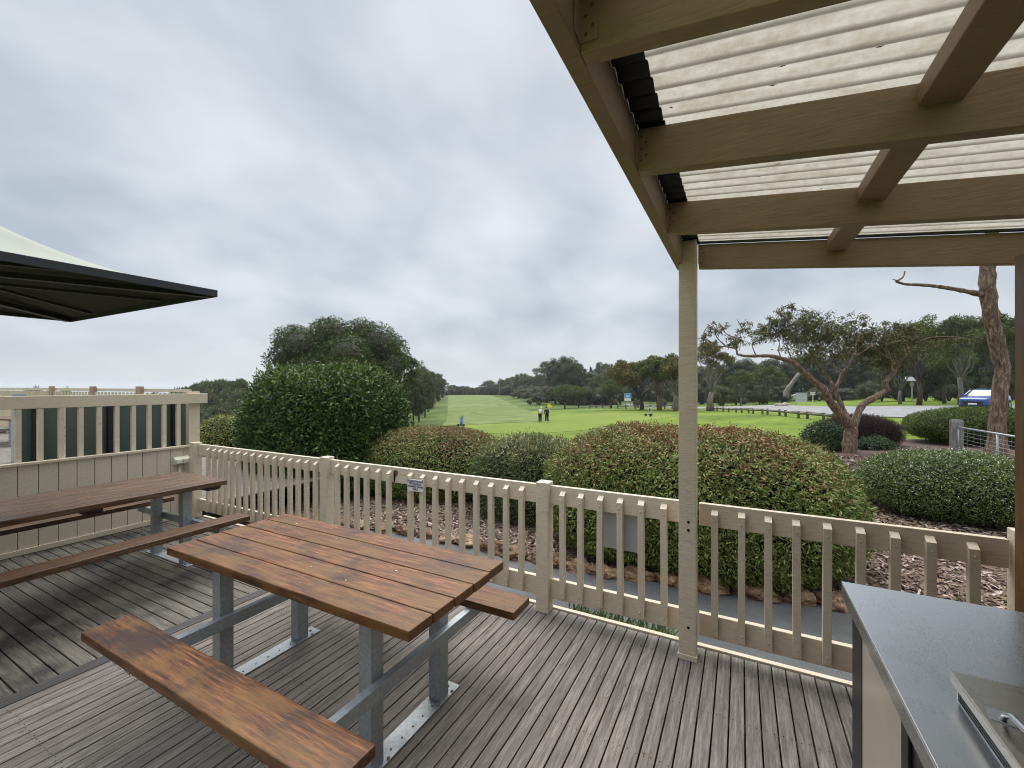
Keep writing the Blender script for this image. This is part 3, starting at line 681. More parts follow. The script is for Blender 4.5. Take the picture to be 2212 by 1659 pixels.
t3 = picnic_table((p.x, p.y, 0), R(10), 2.0, 0.75, 5, 0.6, 0.24, [(-0.62, 0.2, 0.45), (0.6, 0.2, 0.45)], M['merbau_dark'],
    'dark picnic table on the neighbouring deck, glimpsed between the leftmost slats', (), 5)
# white bird droppings / scuffs on the front table
mb = MB(); rr = random.Random(9)
for k in range(9):
    x_ = rr.uniform(-.85, .85); y_ = rr.choice([-.298, -.149, 0, .149, .298]) + rr.uniform(-.05, .05); r = rr.uniform(.002, .0055)
    n_ = 7; mb.add([(x_ + r*rr.uniform(.5, 2.2)*math.cos(q*2*math.pi/n_), y_ + r*rr.uniform(.4, 1)*math.sin(q*2*math.pi/n_), .7518) for q in range(n_)], [tuple(range(n_))])
mb.build('white_speck', M['white'], t1)

# ------------------------------------------------------------------ pergola
perg = empty('pergola', (-0.34, 2.9, 0), 0, 'cream timber pergola with a corrugated translucent roof over the right of the deck', 'pergola')
px0, py0 = -0.34, 2.9
def PB(): return MB()
SL = -0.112
def zb(x): return 2.43 + SL * (x + 0.32)
RY = [0.93, 1.54, 2.23, 2.95]
def shift(o): 
    o.location = (-px0, -py0, 0); return o
tp = shift(MB().box(-0.34, -0.24, 2.83, 2.93, 0.035, 2.57).build('tall_post', M['cream'], perg, 0.004))
shift(MB().box(-0.346, -0.234, 2.822, 2.936, 0.0, 0.034).build('post_shoe', M['cream_rail'], perg, 0.003))
mb = MB()
for (x_, z_) in ((-.283, .845), (-.283, .795), (-.283, .20)):
    mb.add([(x_ + .0085*math.cos(q*math.pi/6), 2.8285, z_ + .0085*math.sin(q*math.pi/6)) for q in range(12)], [tuple(range(12))])
mb.build('bolt_hole', M['hole'], tp)
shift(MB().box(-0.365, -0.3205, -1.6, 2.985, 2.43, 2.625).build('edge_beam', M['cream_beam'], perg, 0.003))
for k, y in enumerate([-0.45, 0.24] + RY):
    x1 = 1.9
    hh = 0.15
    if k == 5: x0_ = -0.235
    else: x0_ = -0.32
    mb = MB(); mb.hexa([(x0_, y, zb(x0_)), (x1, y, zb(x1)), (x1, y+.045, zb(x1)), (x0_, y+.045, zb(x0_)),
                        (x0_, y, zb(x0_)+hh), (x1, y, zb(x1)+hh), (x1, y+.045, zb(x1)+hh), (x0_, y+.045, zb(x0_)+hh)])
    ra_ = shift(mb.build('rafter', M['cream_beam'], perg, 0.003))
    zz = zb(x0_)
    br = MB(); br.box(x0_ + 0.001, x0_ + 0.042, y - 0.003, y - 0.0005, zz + 0.018, zz + 0.135); br.box(x0_ + 0.0005, x0_ + 0.003, y - 0.045, y - 0.003, zz + 0.018, zz + 0.135)
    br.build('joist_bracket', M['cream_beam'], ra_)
    rb_ = MB()
    for (dx, dz) in ((.014, .035), (.030, .05), (.014, .075), (.030, .095), (.014, .118)): rb_.ball((x0_ + dx, y - 0.0035, zz + dz), 0.0042, 6, 5)
    rb_.build('nail', M['rust'], ra_)
# noggins
ys = [-0.45, 0.24] + RY
for a, b_ in zip(ys[:-1], ys[1:]):
    if a < 0: continue
    z0 = 2.432
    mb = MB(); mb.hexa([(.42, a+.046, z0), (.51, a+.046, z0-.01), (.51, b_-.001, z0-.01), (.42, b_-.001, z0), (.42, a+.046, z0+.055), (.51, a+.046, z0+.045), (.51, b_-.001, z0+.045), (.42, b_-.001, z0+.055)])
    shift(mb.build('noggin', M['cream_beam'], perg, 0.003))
# corrugated roof sheet
def roofmat():
    m, t, b = newmat('translucent_corrugated_sheet'); v = obco(t, (1, 1, 1))
    d1 = noise_(t, obco(t, (3, 14, 3)), 2.0, 6, 0.65); d2 = noise_(t, v, 40, 4, 0.7)
    c = mixc(t, ramp(t, [(0.35, 0.0), (0.7, 1.0)], mth(t, 'ADD', mth(t, 'MULTIPLY', d1, .6), mth(t, 'MULTIPLY', d2, .4))).outputs[0], (0.44, 0.41, 0.35), (0.25, 0.215, 0.155))
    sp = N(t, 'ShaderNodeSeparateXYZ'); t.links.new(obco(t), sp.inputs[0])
    # grime in the valleys, deepened to paint stronger corrugation shading into the colour
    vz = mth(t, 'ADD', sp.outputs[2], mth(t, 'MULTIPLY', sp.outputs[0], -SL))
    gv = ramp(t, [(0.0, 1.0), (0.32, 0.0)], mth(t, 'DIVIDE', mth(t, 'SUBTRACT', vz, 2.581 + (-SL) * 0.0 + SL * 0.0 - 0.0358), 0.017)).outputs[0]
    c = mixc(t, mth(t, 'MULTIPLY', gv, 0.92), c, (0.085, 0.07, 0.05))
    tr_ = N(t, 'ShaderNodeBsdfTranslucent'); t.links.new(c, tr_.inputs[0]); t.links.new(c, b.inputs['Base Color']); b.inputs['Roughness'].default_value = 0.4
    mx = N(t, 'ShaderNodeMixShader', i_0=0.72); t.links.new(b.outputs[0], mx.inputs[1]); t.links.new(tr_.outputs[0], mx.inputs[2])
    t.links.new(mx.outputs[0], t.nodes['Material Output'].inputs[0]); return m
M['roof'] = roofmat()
def corr(x0, x1, y0, y1, dz, mat, name, nx=2, pitch=0.076, amp=0.0085):
    ny = int((y1 - y0) / pitch * 12); yy = np.linspace(y0, y1, ny); xx = np.linspace(x0, x1, nx)
    gx, gy = np.meshgrid(xx, yy, indexing='ij')
    gzz = 2.43 + SL * (gx + 0.32) + 0.16 + dz + amp * np.sin(gy * 2 * math.pi / pitch)
    i_, j_ = np.meshgrid(np.arange(nx-1), np.arange(ny-1), indexing='ij')
    Fq = np.stack([i_*ny+j_, (i_+1)*ny+j_, (i_+1)*ny+j_+1, i_*ny+j_+1], -1).reshape(-1, 4)
    o = np_mesh(name, np.stack([gx, gy, gzz], -1).reshape(-1, 3), Fq, mat, parent=perg, smooth=True); o.location = (-px0, -py0, 0); return o
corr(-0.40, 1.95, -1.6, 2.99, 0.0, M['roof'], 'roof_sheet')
corr(-0.319, -0.228, -1.6, 2.94, -0.006, M['black'], 'edge_flashing')
shift(MB().box(-0.23, 1.9, 2.996, 3.03, 2.43, 2.6).build('end_fascia', M['cream_beam'], perg, 0.003)) if 0 else None
mb = MB(); mb.hexa([(-.24, 2.925, zb(-.24)+.151), (1.9, 2.925, zb(1.9)+.151), (1.9, 2.948, zb(1.9)+.151), (-.24, 2.948, zb(-.24)+.151), (-.24, 2.925, zb(-.24)+.163), (1.9, 2.925, zb(1.9)+.163), (1.9, 2.948, zb(1.9)+.163), (-.24, 2.948, zb(-.24)+.163)])
shift(mb.build('closure_strip', M['black'], perg))

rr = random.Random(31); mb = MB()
for k in range(46):      # gum leaves and grit on the sheet, shown as black shadow specks below it
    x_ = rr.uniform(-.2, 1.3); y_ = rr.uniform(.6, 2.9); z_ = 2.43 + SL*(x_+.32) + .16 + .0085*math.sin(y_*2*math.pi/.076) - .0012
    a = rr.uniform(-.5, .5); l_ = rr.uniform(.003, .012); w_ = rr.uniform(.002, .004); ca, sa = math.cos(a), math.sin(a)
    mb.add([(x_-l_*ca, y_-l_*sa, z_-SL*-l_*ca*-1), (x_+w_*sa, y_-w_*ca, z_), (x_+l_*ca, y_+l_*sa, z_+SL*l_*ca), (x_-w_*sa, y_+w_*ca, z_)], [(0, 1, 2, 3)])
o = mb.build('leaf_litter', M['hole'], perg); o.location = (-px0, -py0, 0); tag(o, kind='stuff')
mb = MB()
for k in range(90):
    x_ = rr.uniform(-3.3, 1.2); y_ = rr.uniform(.3, 2.9); a = rr.uniform(0, 3.1); l_ = rr.uniform(.004, .016); w_ = rr.uniform(.0015, .004); ca, sa = math.cos(a), math.sin(a)
    mb.add([(x_-l_*ca, y_-l_*sa, .0035), (x_+w_*sa, y_-w_*ca, .005), (x_+l_*ca, y_+l_*sa, .0045), (x_-w_*sa, y_+w_*ca, .006)], [(0, 1, 2, 3)])
o = mb.build('leaf_litter', leafmat('dry_leaf', (0.10, 0.06, 0.03), (0.28, 0.2, 0.11), (0.55, 0.5, 0.4), .7)); tag(o, kind='stuff')

# building corner at right
bld = empty('clubhouse_corner', (0.98, 2.5, 0), 0, 'brown timber clad building corner at the right edge of the view', 'building')
MB().box(0.0, 0.09, -0.085, 0.0, -0.4, 2.2).build('corner_post', M['clad_post'], bld, 0.003)
mb = MB(); z = -0.4
while z < 2.15:
    mb.hexa([(0.012, -4.4, z), (0.06, -4.4, z), (0.06, -0.087, z), (0.012, -0.087, z), (0.03, -4.4, z+.125), (0.06, -4.4, z+.125), (0.06, -0.087, z+.125), (0.03, -0.087, z+.125)]); z += 0.127
mb.box(0.062, 1.6, -4.4, -0.1, -0.4, 2.18)
mb.build('cladding', M['clad'], bld)

# ------------------------------------------------------------------ barbecue
bbq = empty('barbecue', (0.345, 2.08, 0), 0, 'stainless steel topped barbecue cabinet with beige side panel in the lower right corner', 'barbecue')
mb = MB(); mb.box(0.0, 0.60, -2.3, 0.0, 0.913, 0.92); mb.box(0.0, 0.004, -2.3, 0.0, 0.862, 0.9125); mb.box(0.0045, 0.60, -0.004, 0.0, 0.862, 0.9125)
mb.build('bench_top', M['steel'], bbq, 0.002)
MB().box(0.03, 0.05, -0.60, -0.175, 0.02, 0.90).build('side_panel', M['bbq_panel'], bbq, 0.002)
MB().box(0.028, 0.06, -0.175, -0.03, 0.0, 0.905).build('corner_frame', M['black'], bbq, 0.003)
mb = MB()
for k in range(14): mb.box(0.026 + (k % 2) * 0.008, 0.055, -0.60 - 0.055 * (k+1), -0.602 - 0.055 * k, 0.02, 0.90)
mb.build('black_side_panel', M['black'], bbq, 0.002)
MB().box(0.06, 0.58, -2.2, -0.05, 0.02, 0.89).build('cabinet', M['black'], bbq)
hd = MB(); hd.box(0.116, 0.119, -1.7, -0.655, 0.9205, 0.9775); hood_side = hd.build('hood_side', M['steel'], bbq, 0.001)
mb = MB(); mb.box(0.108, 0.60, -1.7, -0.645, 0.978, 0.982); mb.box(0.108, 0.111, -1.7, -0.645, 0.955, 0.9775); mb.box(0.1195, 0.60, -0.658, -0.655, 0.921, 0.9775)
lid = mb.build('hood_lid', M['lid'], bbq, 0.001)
mb = MB()
for k in range(110):
    y = -0.665 - k * 0.0095
    for r_ in range(3):
        zz = 0.9245 + r_ * 0.0075
        mb.box(0.1150, 0.11585, y - 0.0056, y, zz, zz + 0.0046)
v_ = mb.build('vent_hole', M['hole'], hood_side); tag(v_, kind='stuff')
mb = MB(); mb.tube([(0.135, -0.81, .983), (0.135, -0.822, 1.003), (0.138, -0.84, 1.012), (0.15, -0.96, 1.014), (0.152, -0.985, 1.004), (0.153, -0.995, .983)], 0.006, 10); mb.build('handle', M['steel'], lid, smooth=True)
mb = MB(); mb.hexa([(0.115, -0.815, .9825), (0.155, -0.825, .9825), (0.145, -0.775, .9825), (0.125, -0.775, .9825), (0.115, -0.815, .985), (0.155, -0.825, .985), (0.145, -0.775, .985), (0.125, -0.775, .985)]); mb.build('handle_plate', M['steel'], lid)

# ------------------------------------------------------------------ umbrella
um = empty('cantilever_umbrella', (-4.46, 0.27, 0), 0, 'large square umbrella with pale canvas top and charcoal valance at upper left', 'umbrella')
um.scale = (0.885, 1, 1); hw, z0, n = 1.40, 2.285, 28
xs_ = np.linspace(-1, 1, 2*n+1); gx, gy = np.meshgrid(xs_, xs_, indexing='ij')
q = 1 - np.maximum(np.abs(gx), np.abs(gy)); sag = 0.06 * q * (1 - np.minimum(np.abs(gx), np.abs(gy)) / np.maximum(np.maximum(np.abs(gx), np.abs(gy)), 1e-6))
zt = z0 + 0.05 + 0.72 * q ** 2.0 + 0.10 * q - sag * 1.2
m_ = 2*n+1; i_, j_ = np.meshgrid(np.arange(m_-1), np.arange(m_-1), indexing='ij'); Fq = np.stack([i_*m_+j_, (i_+1)*m_+j_, (i_+1)*m_+j_+1, i_*m_+j_+1], -1).reshape(-1, 4)
np_mesh('canopy', np.stack([gx*hw, gy*hw, zt], -1).reshape(-1, 3), Fq, M['canopy'], parent=um, smooth=True)
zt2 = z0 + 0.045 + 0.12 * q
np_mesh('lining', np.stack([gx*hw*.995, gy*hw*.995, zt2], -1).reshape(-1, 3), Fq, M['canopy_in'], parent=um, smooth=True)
mb = MB(); t_ = 0.012
mb.box(-hw-t_, -hw, -hw-t_, hw+t_, z0+.01, z0+.058); mb.box(hw, hw+t_, -hw-t_, hw+t_, z0+.01, z0+.058); mb.box(-hw, hw, -hw-t_, -hw, z0+.01, z0+.058); mb.box(-hw, hw, hw, hw+t_, z0+.01, z0+.058)
mb.build('valance', M['fabric_dark'], um, 0.003)
for sx in (-1, 1):
    for sy in (-1, 1): MB().bar((sx*hw*.98, sy*hw*.98, z0+.02), (sx*.05, sy*.05, z0+.10), .05, .035).build('rib', M['frame_black'], um)
mb = MB(); 
for sx, sy in ((-1,1),(1,-1),(-1,-1),(1,1)): mb.bar((sx*hw*.96, sy*hw*.5, z0+.035), (sx*hw*.45, sy*hw*.05, z0+.075), .022, .02); mb.bar((sx*hw*.5, sy*hw*.96, z0+.035), (sx*hw*.05, sy*hw*.45, z0+.075), .022, .02)
mb.build('strut', M['frame_black'], um)
MB().tube([(0, 0, z0+.05), (0, 0, z0+1.25)], .04, 12).build('hub', M['frame_black'], um)
MB().tube([(0, 0, z0+1.2), (0, -1.9, z0+1.15)], .04, 10).build('arm', M['frame_black'], um)
MB().tube([(0, -1.9, 0), (0, -1.9, z0+1.2)], .05, 12).build('mast', M['frame_black'], um)

# ------------------------------------------------------------------ hedges
def hedge(name, label, cat, c, h3, n, leaf, mats, pick, seed, p=2.5, floor=-0.1, lump=0.06, core=(0.010, 0.013, 0.006), droop=0.1, rag=0.5, out=0.45, fuzz=0.05, group=None, tuft=0.0):
    """c centre (x, y, ground z); h3 = half width, half depth, height; p = squareness of the outline"""
    rng = np.random.default_rng(seed); cz = c[2] + h3[2] * 0.42
    rad = np.array([h3[0], h3[1], h3[2] * 0.58]); radb = h3[2] * 0.46
    d = unit(rng.normal(size=(int(n * 1.25), 3)) * np.array([h3[0], h3[1], h3[2]*.6]) ** 0.5); d = d[d[:, 2] > -0.82][:n]
    def surf(d):
        rz_ = np.where(d[:, 2] > 0, rad[2], radb)
        s_ = (np.abs(d[:, 0] / rad[0]) ** p + np.abs(d[:, 1] / rad[1]) ** p + np.abs(d[:, 2] / rz_) ** p) ** (-1 / p)
        pt = d * s_[:, None]
        lum = np.sin(pt[:, 0]*2.3 + seed) * np.cos(pt[:, 1]*2.9 + seed*2) + 0.6*np.sin(pt[:, 2]*5 + pt[:, 0]*4.1 + seed) + 0.5*np.sin(pt[:, 0]*9.0 + pt[:, 1]*7.7) * np.sin(pt[:, 2]*8.3)
        return pt * (1 + lump * lum)[:, None]
    pt = surf(d)
    nn = unit(np.sign(pt) * np.abs(pt / np.array([rad[0], rad[1], rad[2]])) ** (p-1) / np.array([rad[0], rad[1], rad[2]]))
    inn = rng.random(len(pt)) ** 2 * 0.16; pt = pt + nn * (rng.normal(size=(len(pt), 1)) * fuzz * 0.5) - nn * inn[:, None]
    if tuft:
        tf = (np.sin(pt[:, 0]*13 + seed) * np.sin(pt[:, 1]*11 + seed) * np.sin(pt[:, 2]*12)); pt = pt + nn * (np.maximum(tf, 0) * tuft * rng.random(len(pt)))[:, None]
    P = pt + np.array([c[0], c[1], cz]); ok = P[:, 2] > c[2] + floor; P, nn = P[ok], nn[ok]
    root = empty(name, (c[0], c[1], c[2]), 0, label, cat, group)
    mi = pick(P, nn, rng)
    o = leaves('foliage', P - np.array(root.location), nn, leaf[0], leaf[1], mats, mi, root, rng, droop, out)
    dd = []
    for i in range(0, 25):
        th = math.pi * i / 24
        for k in range(48): a = 2*math.pi*k/48; dd.append((math.sin(th)*math.cos(a), math.sin(th)*math.sin(a), math.cos(th)))
    V = surf(unit(np.array(dd) + 1e-6)) * 0.93; V[:, 2] += cz - c[2]; V[:, 2] = np.maximum(V[:, 2], 0.03)
    Fq = [(i*48+k, (i+1)*48+k, (i+1)*48+(k+1) % 48, i*48+(k+1) % 48) for i in range(24) for k in range(48)]
    cm = plain('core_shade_' + str(seed), core, 0.95, var=0.6, scale=30, bmp=0.3, spec=0.1)
    np_mesh('dark_core', V, Fq, cm, parent=root)  # added solid dark core, blocks light and gives the shade inside the foliage
    return root
LG = leafmat('hedge_leaf_green', (0.071, 0.112, 0.024), (0.173, 0.233, 0.051), (0.406, 0.447, 0.153), 0.42, 0.5, 0.12)
LB = leafmat('hedge_leaf_bronze', (0.121, 0.102, 0.034), (0.258, 0.206, 0.076), (0.413, 0.354, 0.153), 0.45, 0.45, 0.12)
LR = leafmat('hedge_leaf_red', (0.13, 0.05, 0.025), (0.23, 0.11, 0.052), (0.34, 0.21, 0.11), 0.45, 0.4, 0.15)
def pick_red(amount, power):
    def f(P, nn, rng):
        hgt = np.clip(nn[:, 2], 0, 1)
        big = 0.35 + 0.65 * np.sin(P[:, 0]*2.0 + 2.6) * np.sin(P[:, 1]*2.3 + 0.5) + 0.45*np.sin(P[:, 0]*6.3)*np.sin(P[:, 1]*5.1)
        pr = np.clip(amount * hgt ** power * (0.35 + big), 0, 0.9); r = rng.random(len(P))
        pb = np.clip(0.12 + 0.38 * hgt, 0, .6)
        return np.where(r < pr, 2, np.where(rng.random(len(P)) < pb, 1, 0))
    return f
def hz_(x, y): return gz(x, y)
hedge('clipped_hedge', 'largest clipped hedge, green with reddish new growth on top, behind the tall post', 'hedge', (-0.62, 5.92, hz_(-.62, 5.9)), (1.76, 1.26, 1.525), 165000, (0.050, 0.0155), [LG, LB, LR], pick_red(0.52, 2.2), 1, 3.1, 0.02, 0.022, fuzz=0.035, out=0.2, tuft=0.10, group='clipped reddish hedges')
hedge('clipped_hedge', 'smaller clipped hedge with reddish top, left of the loose grey green shrub', 'hedge', (-5.75, 7.25, hz_(-5.75, 7.25)), (1.72, 1.2, 1.36), 85000, (0.052, 0.017), [LG, LB, LR], pick_red(0.5, 2.0), 2, 2.7, 0.02, 0.02, droop=0.25, fuzz=0.035, out=0.2, group='clipped reddish hedges')
GS = leafmat('narrow_grey_leaf', (0.054, 0.077, 0.026), (0.131, 0.162, 0.060), (0.231, 0.262, 0.107), 0.5, 0.35, 0.1)
YB = leafmat('cream_bud', (0.300, 0.270, 0.130), (0.420, 0.380, 0.200), (0.500, 0.460, 0.280), 0.6, 0.3)
DK = leafmat('dry_twig', (0.07, 0.05, 0.04), (0.14, 0.10, 0.08), (0.2, 0.16, 0.13), 0.8, 0.2)
hedge('shrub', 'loose grey green shrub with cream buds between the two reddish hedges', 'shrub', (-3.12, 6.55, hz_(-3.18, 6.5)), (0.88, 0.86, 1.24), 42000, (0.085, 0.011), [GS, YB, DK], lambda P, nn, rng: np.where((rng.random(len(P)) < 0.34*(nn[:, 2] > .62)) , 1, np.where(rng.random(len(P)) < .06, 2, 0)), 3, 2.7, 0.02, 0.05, droop=-0.25, fuzz=0.10, tuft=0.12, out=0.9)
DG = leafmat('glossy_dark_leaf', (0.019, 0.040, 0.007), (0.051, 0.096, 0.015), (0.120, 0.182, 0.032), 0.34, 0.55, 0.08)
DL = leafmat('glossy_lime_leaf', (0.084, 0.126, 0.024), (0.144, 0.204, 0.042), (0.204, 0.264, 0.072), 0.4, 0.5, 0.15)
hedge('round_bush', 'tall dark green rounded bush, largest ball shape left of the fairway', 'bush', (-8.02, 6.5, hz_(-8, 6.5)), (1.50, 1.50, 2.72), 82000, (0.09, 0.030), [DG, DL], lambda P, nn, rng: (rng.random(len(P)) < 0.04 + 0.42*np.clip(nn[:, 2]-.15, 0, 1)).astype(int), 4, 3.0, 0.02, 0.035, droop=-0.2, fuzz=0.12, tuft=0.16, out=0.8)
p = onground(500, 13.5)
hedge('clipped_shrub', 'small rounded olive brown shrub beside the large dark bush at left', 'shrub', (p.x, p.y, p.z), (1.0, 1.0, 0.70 - p.z), 18000, (0.08, 0.03), [LG, LB], lambda P, nn, rng: (rng.random(len(P)) < 0.45).astype(int), 5, 2.4, 0.02, 0.03)
WG = leafmat('dusty_green_leaf', (0.060, 0.088, 0.025), (0.127, 0.167, 0.049), (0.232, 0.255, 0.083), 0.5, 0.4, 0.1)
FLW = plain('white_petal', (0.75, 0.76, 0.70), 0.6, bmp=0)
p = W(2066, 6.7)
wf = hedge('flowering_hedge', 'clipped green hedge dotted with small white flowers at right', 'hedge', (p.x, p.y, gz(p.x, p.y)), (1.20, 1.10, 0.61 - gz(p.x, p.y)), 80000, (0.042, 0.014), [WG], lambda P, nn, rng: np.zeros(len(P), int), 6, 2.5, 0.02, 0.025, droop=0, fuzz=0.05)
rng = np.random.default_rng(8); fo = wf.children[0] if wf.children else None
fd_ = np.empty(len(KIDS[wf.name][0].data.vertices) * 3, dtype=np.float32); KIDS[wf.name][0].data.vertices.foreach_get('co', fd_); fd_ = fd_.reshape(-1, 4, 3)[:, 2]
nrm = unit(fd_ - np.array([0, 0, 0.3])); selp = rng.random(len(fd_)) < 0.022 * (0.5 + 2.0 * np.clip(nrm[:, 2], 0, 1)); C_ = fd_[selp] + nrm[selp] * 0.015
fv, ff = [], []
for c in C_:
    clus = rng.integers(2, 6)
    for _ in range(clus):
        cc = c + rng.normal(size=3) * 0.011; a = unit(rng.normal(size=(1, 3)))[0] * 0.0065; b2 = unit(np.cross(a, rng.normal(size=3))[None])[0] * 0.0065
        k0 = len(fv); fv += [cc - a, cc - b2, cc + a, cc + b2]; ff.append((k0, k0+1, k0+2, k0+3))
fl_ = np_mesh('white_flowers', fv, ff, FLW, parent=wf); tag(fl_, kind='stuff')
HG = leafmat('olive_hedge_leaf', (0.045, 0.072, 0.015), (0.105, 0.150, 0.027), (0.180, 0.225, 0.045), 0.5, 0.3, 0.1)
p = onground(2138, 13.6)
hedge('clipped_hedge', 'broad smooth green hedge behind the wire gate and big trunk', 'hedge', (p.x, p.y, p.z), (2.1, 1.7, 0.96 - p.z), 60000, (0.06, 0.02), [HG], lambda P, nn, rng: np.zeros(len(P), int), 7, 2.2, 0.02, 0.02)
BR = leafmat('dead_brown_twigs', (0.033, 0.018, 0.015), (0.075, 0.045, 0.036), (0.135, 0.090, 0.075), 0.8, 0.2)
p = onground(1858, 14.0)
hedge('dead_shrub', 'dark brown dead dome shaped shrub behind the twisted tree', 'shrub', (p.x, p.y, p.z), (1.08, 0.8, 0.72 - p.z), 26000, (0.09, 0.009), [BR], lambda P, nn, rng: np.zeros(len(P), int), 9, 2.2, 0.02, 0.03, core=(0.012, 0.008, 0.007))
BG = leafmat('blue_green_leaf', (0.046, 0.074, 0.031), (0.092, 0.140, 0.062), (0.169, 0.221, 0.106), 0.45, 0.45, 0.1)
p = onground(1780, 13.2)
hedge('leafy_shrub', 'low blue green leafy shrub left of the dead brown shrub', 'shrub', (p.x, p.y, p.z), (0.50, 0.5, 0.52 - p.z), 13000, (0.085, 0.032), [BG], lambda P, nn, rng: np.zeros(len(P), int), 10, 2.1, 0.02, 0.05, fuzz=0.12)
p = onground(1890, 12.9)
hedge('leafy_shrub', 'tiny blue green ground shrub at the foot of the dead brown shrub', 'shrub', (p.x, p.y, p.z), (0.42, 0.3, 0.32), 5000, (0.07, 0.028), [BG], lambda P, nn, rng: np.zeros(len(P), int), 11, 2.1, 0.02, 0.05, fuzz=0.12)
# strap leaved plant under the rail
rng = np.random.default_rng(4); rr = random.Random(4); mb = MB()
for k in range(330):
    x_ = rr.uniform(-1.22, -0.45); y_ = rr.uniform(3.08, 3.36); h_ = rr.uniform(0.30, 0.52); lx = rr.uniform(-.08, .12); ly = rr.uniform(-.03, .12); w_ = rr.uniform(.006, .011)
    z_ = gz(x_, y_)
    pts = [(x_ + lx*q*q, y_ + ly*q*q, z_ + h_*(q - .25*q*q*q)) for q in (0, .35, .7, 1.0)]
    vs = []
    for i, pp in enumerate(pts): ww = w_ * (1, 1, .75, .1)[i]; vs += [(pp[0]-ww, pp[1], pp[2]), (pp[0]+ww, pp[1], pp[2])]
    mb.add(vs, [(0, 1, 3, 2), (2, 3, 5, 4), (4, 5, 7, 6)])
o = mb.build('strap_leaf_plant', leafmat('strap_leaf', (0.05, 0.085, 0.03), (0.12, 0.17, 0.07), (0.22, 0.27, 0.13), 0.45, 0.4, 0.15)); tag(o, 'clump of upright strap leaves growing under the bottom rail beside the deck', 'plant')

# ------------------------------------------------------------------ trees
TL = {
 'grey':   leafmat('gum_leaf_grey', (0.040, 0.057, 0.019), (0.101, 0.131, 0.045), (0.184, 0.221, 0.080), 0.55, 0.25, 0.1),
 'dark':   leafmat('dense_leaf_dark', (0.024, 0.040, 0.011), (0.064, 0.095, 0.026), (0.140, 0.181, 0.051), 0.5, 0.3, 0.08),
 'olive':  leafmat('olive_leaf', (0.051, 0.070, 0.018), (0.120, 0.150, 0.038), (0.208, 0.229, 0.064), 0.55, 0.25, 0.1),
 'rust':   leafmat('rusty_leaf', (0.072, 0.060, 0.019), (0.169, 0.139, 0.041), (0.275, 0.222, 0.068), 0.55, 0.25, 0.1),
 'pine':   leafmat('pine_needle', (0.013, 0.022, 0.016), (0.029, 0.045, 0.032), (0.056, 0.077, 0.056), 0.6, 0.2),
 'lime':   leafmat('yellow_green_leaf', (0.070, 0.091, 0.020), (0.140, 0.175, 0.035), (0.224, 0.252, 0.063), 0.55, 0.25, 0.12)}
def sample_lobes(rng, lobes, n, under=0.45, shell=0.35):
    L = np.array(lobes); ar = (L[:, 3]*L[:, 4] + L[:, 4]*L[:, 5] + L[:, 3]*L[:, 5]); k = rng.choice(len(L), int(n*1.4), p=ar/ar.sum())
    d = unit(rng.normal(size=(len(k), 3))); keep = (d[:, 2] > -0.25) | (rng.random(len(k)) < under); d, k = d[keep][:n], k[keep][:n]
    r = 1 - shell * rng.random(len(d)) ** 1.5 + 0.10*np.sin(d[:, 0]*7 + k)*np.sin(d[:, 1]*6 + k*2)*np.sin(d[:, 2]*7)
    P = L[k, :3] + d * L[k, 3:6] * r[:, None]; return P, unit(d / L[k, 3:6])
